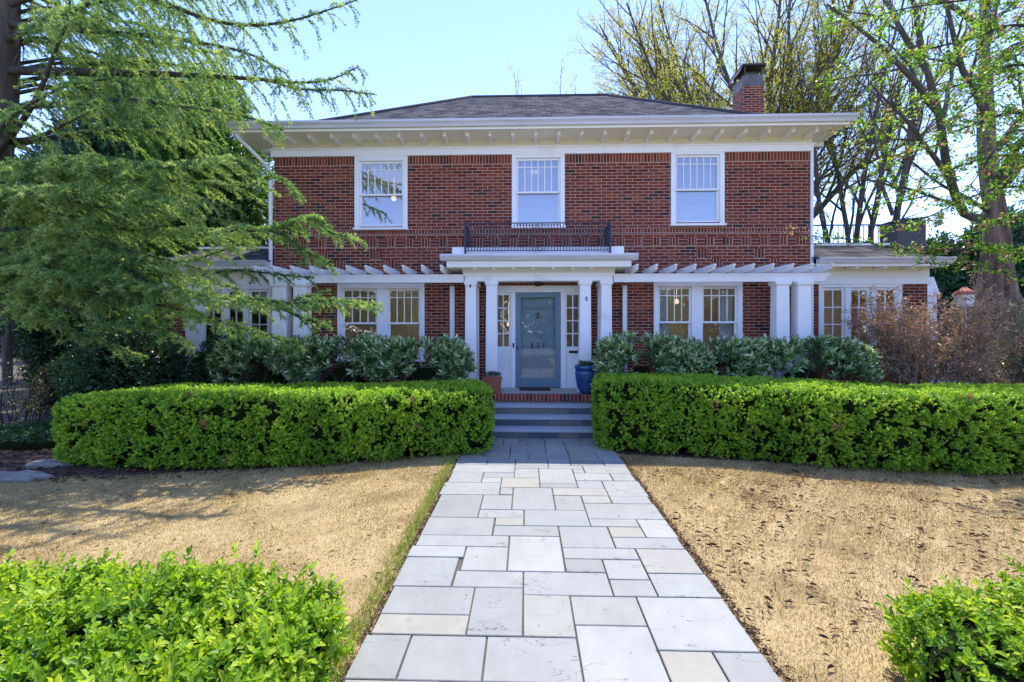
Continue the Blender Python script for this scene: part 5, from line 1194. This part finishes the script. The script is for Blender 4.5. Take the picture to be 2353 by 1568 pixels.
leaves('crown', np.repeat(Q, K, 0)+r.randn(n*K, 3)*.025, r.randn(n*K, 3)*.8+[0,0,-.3], r.randn(n*K, 3)*.6+[0,0,.8], .060*r.uniform(.6,1.3,n*K), .036, M['maple'], mt_, 'quad', rn); print('maple', len(segs), n*K)

# red and olive laceleaf shrubs before the right wing
def lace(label, c, rad, seed, leafm, group, nst=19):
    t = thing('laceleaf_shrub', label, 'shrub', (c[0], c[1], 0), group); r = rs(seed); segs, tips = [], []
    P = dict(n=[7,5,4], wob=[.10,.16,.2], trop=[-.03,-.06,-.08], tap=[.3,.4,.5], k=[5,3,3], sp=[.16,.12,1], s0=[.35,.1,0], ang=[38,42,0], rat=[.34,.6,0], leaf_from=1)
    for i in range(nst):
        a = i*2.4; s = ((i+.5)/nst)**.6; d = (math.cos(a)*s*rad[0]*.75, math.sin(a)*s*rad[1]*.75, rad[2]*1.3); grow(segs, tips, r, np.array([c[0]+math.cos(a)*.12, c[1]+math.sin(a)*.12, 0]), norm(np.array(d)), np.linalg.norm(d)*r.uniform(.95,1.2), .022, 0, P)
    tubes('stems', segs, M['twig_pale'], t); Q, D = leafpts(tips, r, 15, .03); n = len(Q); K = 3
    leaves('crown', np.repeat(Q, K, 0)+r.randn(n*K, 3)*.02, r.randn(n*K, 3)+[0,0,-.3], r.randn(n*K, 3)*.6+[0,0,.6], .052, .02, leafm, t, 'quad', np.clip(.5+.25*np.repeat(lump(Q, 2, seed), K)+.2*r.randn(n*K), 0, 1)); print('lace', len(segs), n*K)
lace('reddish brown twiggy laceleaf maple in front of the right wing windows', (ax(2110, 8.5), 8.5, 0), (1.15, .6, 1.7), 41, M['red'], 'twiggy laceleaf shrubs right of the house')
lace('olive and brown twiggy laceleaf maple at the right edge, under the old tree', (ax(2330, 8.7), 8.7, 0), (1.15, .7, 1.55), 42, M['olive'], 'twiggy laceleaf shrubs right of the house')

# dense evergreen crowns
def crown(t, c, rad, seed, n, leafm, LL, LW, K=6, shape='quad', droop=0.0, lum=.2, core=None, expo=1.0, taper=0.0, up=.3, name='crown', inner=.35):
    r = rs(seed); d = norm(r.randn(n, 3)); q = d*(1-r.rand(n, 1)**2*inner); 
    sc_ = (1+lum*lump(d*np.array(rad), 1.1, seed)+lum*.5*lump(d*np.array(rad), 3, seed+2))[:, None]; P = q*np.array(rad)*sc_
    if taper: P[:, :2] *= (1-taper*(P[:, 2:3]/rad[2]*.5+.5))
    P = P+np.array(c); ok = P[:, 2] > .12; P, d = P[ok], d[ok]
    LP, LD, LN, dd = sprigs(P, d, r, K, LL*1.2, LL, (25, 65), up=up-droop, spread=.5); m = len(LP); s = r.uniform(.6, 1.3, m)
    leaves(name, LP, LD, LN, LL*s, LW*s, leafm, t, shape, np.clip(.42+.35*np.tile(lump(P, 1.2, seed), K)+.12*r.randn(m), 0, 1))
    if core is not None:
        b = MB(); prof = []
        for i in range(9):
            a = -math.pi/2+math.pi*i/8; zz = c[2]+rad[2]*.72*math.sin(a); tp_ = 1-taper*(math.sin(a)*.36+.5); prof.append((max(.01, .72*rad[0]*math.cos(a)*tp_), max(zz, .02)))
        b.lathe(c[0], c[1], prof, 14, close=False); b.v = [(x, c[1]+(y-c[1])*rad[1]/rad[0], z) for x, y, z in b.v]; b.build('shade_core', core, t)  # core coloured dark as the shade behind the leaves
def ever(label, px, Y, hwx, top, seed, n, leafm, LL, LW, zb=0.0, name='evergreen_tree', cat='tree', group=None, taper=.4, ry=None, core=True, up=.3, x=None, lum=.2):
    x = ax(px, Y) if x is None else x; t = thing(name, label, cat, (x, Y, 0), group)
    tubes('trunk' if cat == 'tree' else 'stem', [(np.array([(x,Y,-.1),(x,Y,top*.5),(x,Y,top*.9)]), np.array([.05+.03*hwx,.04+.02*hwx,.02])*(2 if cat == 'tree' else 1), 8)], M['bark'], t)
    crown(t, (x, Y, (top+zb)/2), (hwx, ry or hwx*.9, (top-zb)/2), seed, n, leafm, LL, LW, core=M['core_shade'] if core else None, taper=taper, up=up, lum=lum); return t
ever('dense plumed evergreen tree between the cedar and the house corner', 478, 12.6, 2.15, 8.9, 51, 9000, M['crypt'], .15, .045, .3, taper=.25, lum=.16)
ever('very dark evergreen tree behind the cedar, left of the plumed one', 300, 14.5, 2.7, 10.6, 52, 7000, M['dark'], .16, .07, .3)
ever('dark evergreen tree farthest left behind the cedar, beside its trunk', 130, 16.5, 2.1, 9.0, 58, 4500, M['dark'], .16, .07, .3)
ever('narrow blue green conifer between the cedar and the left hedge', 135, 9.2, .62, 3.4, 53, 2600, M['dark'], .09, .03, .1, taper=.5)
ever('dark holly shrub behind the left end of the clipped hedge', 300, 8.55, 1.1, 2.0, 54, 3400, M['dark'], .06, .032, .05, 'holly_shrub', 'shrub', taper=.1)
ever('small dark shrub between the white pilaster and the laurels', 500, 8.95, .42, 1.75, 55, 1300, M['dark'], .06, .03, .1, 'holly_shrub', 'shrub', taper=.1)
for i, (px, Y, w_, tp_, lab) in enumerate([(2150,31,2.6,7.6,'dark conifer in the distance, just right of the house'),(2215,34,2.8,7.4,'dark conifer in the distance, behind the birdhouse'),(2290,30,3.0,9.0,'dark conifer in the distance, behind the old trunk'),(2370,32,3.2,9.6,'dark conifer in the distance, at the right edge'),(2060,36,2.6,6.4,'low dark conifer in the distance, behind the right wing')]):
    ever(lab, px, Y, w_, tp_, 60+i, 2600, M['dark'], .32, .14, .2, group='distant conifers right of the house', name='conifer')
for i, (px, Y, w_, tp_, lab) in enumerate([(120,26,2.6,9.5,'yellow budding tree behind the cedar trunk'),(30,30,3.0,8.6,'yellow budding tree at the far left')]):
    ever(lab, px, Y, w_, tp_, 70+i, 2400, M['yellow'], .22, .10, 3.0, group='yellow trees behind the cedar', name='yellow_tree', core=False)
for i, (px, Y, w_, tp_, lab) in enumerate([(-60,34,3.5,6.0,'low dark tree in the distance beyond the left edge'),(170,32,3.2,5.4,'low dark tree in the distance behind the narrow conifer'),(90,38,3.2,4.2,'lowest dark tree in the distance at the far left')]):
    ever(lab, px, Y, w_, tp_, 75+i, 1800, M['dark'], .32, .14, .2, group='distant dark trees at the left', name='distant_tree')
# thin bare trunk and brushy shrub at the far left
sx_ = ax(17, 15); tree('young_tree', 'thin bare young tree seen through the gap at the far left', 'tree', (sx_,15,0), [((sx_,15,1.4),(.05,0,1),5,.08),((sx_,15,2.6),(-.6,0,.7),2,.04),((sx_,15,3.2),(.6,0,.7),2,.04)], 25, smP, M['spring'], 2, .08, .04, M['bark'], .05, None, (spline([(sx_,15,-.1),(sx_,15,1.6)], .4), .13, 8), 2)
sx_ = ax(45, 8.3); brP = dict(n=[7,5], wob=[.14,.2], trop=[.0,0], tap=[.3,.4], k=[4,3], sp=[.14,1], s0=[.25,0], ang=[35,0], rat=[.4,0], leaf_from=0)
tree('brown_shrub', 'sparse brown twiggy shrub at the far left beyond the hedge', 'shrub', (sx_,8.3,0), [((sx_+math.cos(i*2.4)*.25,8.3+math.sin(i*2.4)*.2,0),(math.cos(i*2.4)*.6,math.sin(i*2.4)*.4,1),1.35,.014) for i in range(22)], 26, brP, M['olive'], 9, .05, .022, M['twig'], .03, None, None, 2)
t = thing('juniper_mat', 'low spreading juniper on the mulch at the far left', 'ground shrub', (-7.9, 7.35, 0)); crown(t, (-7.95,7.35,.02), (1.05,.55,.30), 81, 3600, M['dark'], .05, .014, K=6, lum=.25, up=.6, name='foliage', inner=.6)
b = MB(); b.lathe(-7.95, 7.35, [(.9,.0),(.8,.12),(.5,.2),(.1,.24)], 16); b.v = [(x, 7.35+(y-7.35)*.5, z) for x, y, z in b.v]; b.build('shade_core', M['core_shade'], t)  # dark mound, shade painted under the foliage
M['rock'] = simple('rock', [(.2,(.12,.11,.10)),(.6,(.27,.25,.22)),(.9,(.36,.33,.29))], 5, .9, .9, 14, detail=8)
def rock(label, px, py, w_, d_, h_, seed):
    x, y = ground(px, py); r = rs(seed); n = 16; b = MB(); vs = []
    q = 1+.12*r.randn(n); 
    for z, s in ((-.03,1.0),(h_*.55,1.02),(h_*.9,.93),(h_,.80)):
        for i in range(n): a = 2*math.pi*i/n; vs.append((x+math.cos(a)*w_*q[i]*s, y+math.sin(a)*d_*q[i]*s, z+r.randn()*.004))
    fs = [(k*n+i, k*n+(i+1) % n, (k+1)*n+(i+1) % n, (k+1)*n+i) for k in range(3) for i in range(n)]+[tuple(3*n+i for i in range(n))]
    b.add(vs, fs); o = b.build('flat_stone', M['rock']); tag(o, label, 'stone', 'flat stones on the mulch')
rock('flat grey stone lowest at the left edge, beside the lawn', 35, 1100, .42, .17, .06, 1); rock('flat stone between the left edge stone and the hedge', 118, 1068, .34, .14, .05, 2); rock('pale flat stone beyond the juniper', 105, 968, .55, .2, .07, 3)

# ---------------------------------------------------------------- neighbour's garage and birdhouse
gx = ax(2131, 13.2); ge = ax(2290, 13.2)
t = thing('white_garage', 'white neighbouring garage half hidden behind the red shrub', 'garage', ((gx+ge)/2, 14, 0))
M['siding'] = simple('siding', [(0,(.72,.73,.75)),(1,(.82,.83,.85))], 2, .6, .3, 9, aniso=(.05,.05,4))
b = MB(); zt_ = az(780, 13.6); b.box(gx-.2, ge, 13.6, 16.5, 0, zt_); b.build('wall', M['siding'], t)
b = MB(); b.box(gx-.3, ge+.2, 13.4, 16.6, zt_, zt_+.07); b.build('roof', M['white'], t)
t = thing('white_side_porch', 'white gabled side porch post showing past the right wing', 'porch', (gx, 12.6, 0))
b = MB(); x0, x1 = ax(2120, 12.6), ax(2146, 12.6); z1 = az(682, 12.6); b.box(x0, x1, 12.5, 12.75, 0, z1, bev=.01); b.build('post', M['white'], t)
b = MB(); xe = ax(2160, 12.4); z2 = az(645, 12.4); b.prism([(x0-.4,z1),(xe,z1),(xe,z1+.05),(x0+.12,z2+.06),(x0-.4,z2+.06)], 12.4, 12.8, 'y'); b.build('gable', M['white'], t)
bxp = ax(2216, 10.6); t = thing('birdhouse', 'small white birdhouse with red roof above the red shrub', 'birdhouse', (bxp, 10.6, 0))
b = MB(); b.tube([(bxp,10.6,-.05),(bxp,10.6,az(705,10.6))], .04, 8); b.build('post', M['white'], t)
b = MB(); z0, z1 = az(706,10.6), az(680,10.6); b.frustum(bxp, 10.6, z0, z1, .12, .12, .15, .15, ch=.04); b.build('body', M['white'], t)
M['redroof'] = simple('red_roof', [(0,(.45,.12,.08)),(1,(.6,.2,.13))], 6, .7)
b = MB(); b.lathe(bxp, 10.6, [(.20,z1),(.21,z1+.02),(.12,z1+.10),(.03,z1+.18)], 8); b.build('roof', M['redroof'], t)

# ---------------------------------------------------------------- grass, leaf litter
M['blade'] = leafmat('dry_blade', [(0,(.20,.135,.06)),(.35,(.38,.275,.12)),(.7,(.55,.43,.21)),(.93,(.72,.61,.37)),(.97,(0.265,0.306,0.097)),(1,(0.204,0.275,0.0679))], .25, .7, .2, 1.1)
def in_poly(x, y, poly):
    c = np.zeros(len(x), bool); n = len(poly)
    for i in range(n):
        (x1, y1), (x2, y2) = poly[i], poly[(i+1) % n]; k = ((y1 > y) != (y2 > y)) & (x < (x2-x1)*(y-y1)/((y2-y1)+1e-12)+x1); c ^= k
    return c
def grass(name, poly, n, seed, green=.03, label=None):
    r = rs(seed); y = 1.3+(7.0-1.3)*r.rand(n*2)**1.35; lo = min(p[0] for p in poly); hi = max(p[0] for p in poly)
    x = np.where(r.rand(n*2) < .5, r.uniform(lo, hi, n*2), r.uniform(lo, hi, n*2)); vis = np.abs(x-.1) < y*1.22+.5; k = in_poly(x, y, poly) & vis; x, y = x[k][:n], y[k][:n]; m = len(x)
    P = np.stack([x, y, np.full(m, -.006)], 1); kp = r.rand(m) > np.clip(lump(P, 2.6, seed+9)*1.6-.35, 0, .75); P, x, y = P[kp], x[kp], y[kp]; m = len(P); az_ = lump(P, .8, seed)*2.5+r.randn(m)*1.2; tilt = r.uniform(.1, 1.15, m); D = np.stack([np.cos(az_)*np.sin(tilt), np.sin(az_)*np.sin(tilt), np.cos(tilt)], 1)
    rn = np.clip((.52 if seed == 91 else .42)+.34*lump(P, 2.4, seed+5)+.34*lump(P, .7, seed+2)+.2*r.randn(m), 0, .93); g = r.rand(m) < np.clip(green+.05*lump(P, .5, seed+3), 0, 1); rn[g] = r.uniform(.96, 1, g.sum())
    L = r.uniform(.014, .036, m)*(1+.35*lump(P, 1.5, seed)); L = L*np.where((y > 5.6), 1.4, 1)
    o = leaves(name, P, D, r.randn(m, 3), L, .0031*(.7+y*.16), M['blade'], None, 'tri', rn); tag(o, label, 'grass', kind='stuff'); print(name, m)
PL = [(PXL-.01,0),(PXL-.01,6.9),(-3.2,6.2),(-5.0,5.75),(-7.0,5.55),(-12,5.2),(-12,0)]
PR = [(PXR+.01,0),(12,0),(12,5.9),(7,6.05),(4,6.5),(PXR+.01,6.95)]
grass('grass', PL, 270000, 91, .09, 'short dry tan lawn grass left of the path'); grass('grass', PR, 270000, 92, .0, 'short dry tan lawn grass right of the path')
r = rs(95); n = 3600; y = 1.6+5.1*r.rand(n)**1.2; w_ = .07+.05*r.rand(n)+.05*np.maximum(0, lump(np.stack([y*0, y, y*0], 1), 1.5, 2)); x = PXL-.11-w_*r.randn(n)*.42
k = x < PXL-.04; x, y = x[k], y[k]; m = len(x); P = np.stack([x, y, np.zeros(m)], 1); D = np.stack([.25+.5*r.randn(m), .5*r.randn(m), np.full(m, 1.1)], 1)
M['green_blade'] = leafmat('green_blade', [(0,(0.149,0.241,0.0385)),(.6,(0.276,0.38,0.066)),(1,(0.483,0.483,0.154))], .3, .6, .3, 1.4)
tag(leaves('edge_grass', P, D, r.randn(m, 3), r.uniform(.03,.075,m), .0055*(.7+y*.14), M['green_blade'], None, 'tri', r.rand(m)), 'longer green grass along the left edge of the path', 'grass', kind='stuff')
M['litter'] = leafmat('dead_leaf', [(0,(.035,.016,.012)),(.5,(.09,.045,.028)),(.85,(.18,.09,.055)),(1,(.36,.26,.17))], .1, .7, .3, 1.1)
def litter(name, gen, n, seed, label, LL=(.03,.085), zz=.02):
    r = rs(seed); x, y = gen(r, n); m = len(x); P = np.stack([x, y, zz+r.rand(m)*.012], 1); a = r.rand(m)*6.28; D = np.stack([np.cos(a), np.sin(a), r.randn(m)*.12], 1)
    L = r.uniform(*LL, m); o = leaves(name, P, D, r.randn(m, 3)*.5+[0,0,1], L, L*r.uniform(.13,.38,m), M['litter'], None, 'leaf', r.rand(m), fold=.5); tag(o, label, 'fallen leaves', kind='stuff')
def gR(r, n):
    y = 2.2+4.1*r.rand(n)**.8; x = 1.5+r.rand(n)*(y*1.15-.9); k = (lump(np.stack([x, y, 0*x], 1), 1.4, 3)+r.randn(n)*.25 > -.05) & (x < 9); return x[k], y[k]
def gL(r, n): y = 2.6+3.3*r.rand(n); x = -1.1-r.rand(n)*(y*1.1-.9); return x, y
def gE(r, n):
    s = r.rand(n) < .6; y = 1.5+5.3*r.rand(n); return np.where(s, PXR+.02+np.abs(r.randn(n))*.035, PXL-.015-np.abs(r.randn(n))*.025), y
def gM(r, n): x = -9.5+9.0*r.rand(n); y = 5.3+2.6*r.rand(n); k = y > np.interp(x, [-9.5,-7,-5,-3.2,-.95], [5.1,5.35,5.55,6.0,6.7]); return x[k], y[k]
def gG(r, n): x = 1.36+9*r.rand(n); y = 5.9+1.4*r.rand(n); k = y > np.interp(x, [1.36,4,7,16], [6.9,6.45,6.0,5.9]); return x[k], y[k]
litter('fallen_leaves', gR, 3300, 101, 'curled brown leaves scattered over the right lawn', (.015,.072)); litter('fallen_leaves', gL, 420, 102, 'few brown leaves scattered over the left lawn', (.015,.05))
litter('edge_debris', gE, 3800, 103, 'crumbled brown leaves along the path edges', (.012,.04), .0); litter('mulch_leaves', gM, 5200, 104, 'brown dead leaves on the mulch by the left hedge', (.03,.08), .0); litter('mulch_leaves', gG, 1500, 105, 'brown dead leaves under the right hedge', (.02,.06), .0)
def gP(r, n): return PXL+.1+2.1*r.rand(n), 1.9+4.8*r.rand(n)
litter('path_specks', gP, 60, 106, 'few leaf crumbs lying on the flagstones', (.008,.028), .02)

M['woodleaf'] = leafmat('wood_leaf', [(0,(.12,.11,.05)),(.5,(.26,.22,.10)),(1,(.36,.36,.14))], .3)
# wooded far side of the street (what the windows reflect)
fw = rs(200); PW, DW, tb = [], [], []
for i in range(22):
    x0 = -38+i*3.6+fw.uniform(-1,1); y0 = fw.uniform(-32,-24); h = fw.uniform(5.5,9); c = np.array([x0,y0,h*.55]); d = norm(fw.randn(1500,3)); q = d*fw.rand(1500,1)**.35*[3.2,2.5,h*.48]; PW.append(c+q); DW.append(d)
    tb.append((np.array([[x0,y0,-.1],[x0+.1,y0,h*.4],[x0,y0,h*.85]]), np.array([.3,.2,.06]), 8))
    for k_ in range(14): a_ = np.array([x0,y0,h*fw.uniform(.15,.6)]); e_ = c+norm(fw.randn(3))*[2.6,2.2,h*.4]; tb.append((np.array([a_,(a_+e_)/2+fw.randn(3)*.2,e_]), np.array([.09,.05,.015]), 5))
wood = tubes('far_wood', tb, M['bark']); tag(wood, 'wood across the street mirrored in the window panes', 'wood', kind='stuff')
PW = np.concatenate(PW); DW = np.concatenate(DW); m = len(PW); PW = np.repeat(PW, 3, 0)+fw.randn(m*3,3)*.2
leaves('far_wood_leaves', PW, fw.randn(m*3,3), fw.randn(m*3,3), .34, .2, M['woodleaf'], wood, 'quad', fw.rand(m*3))
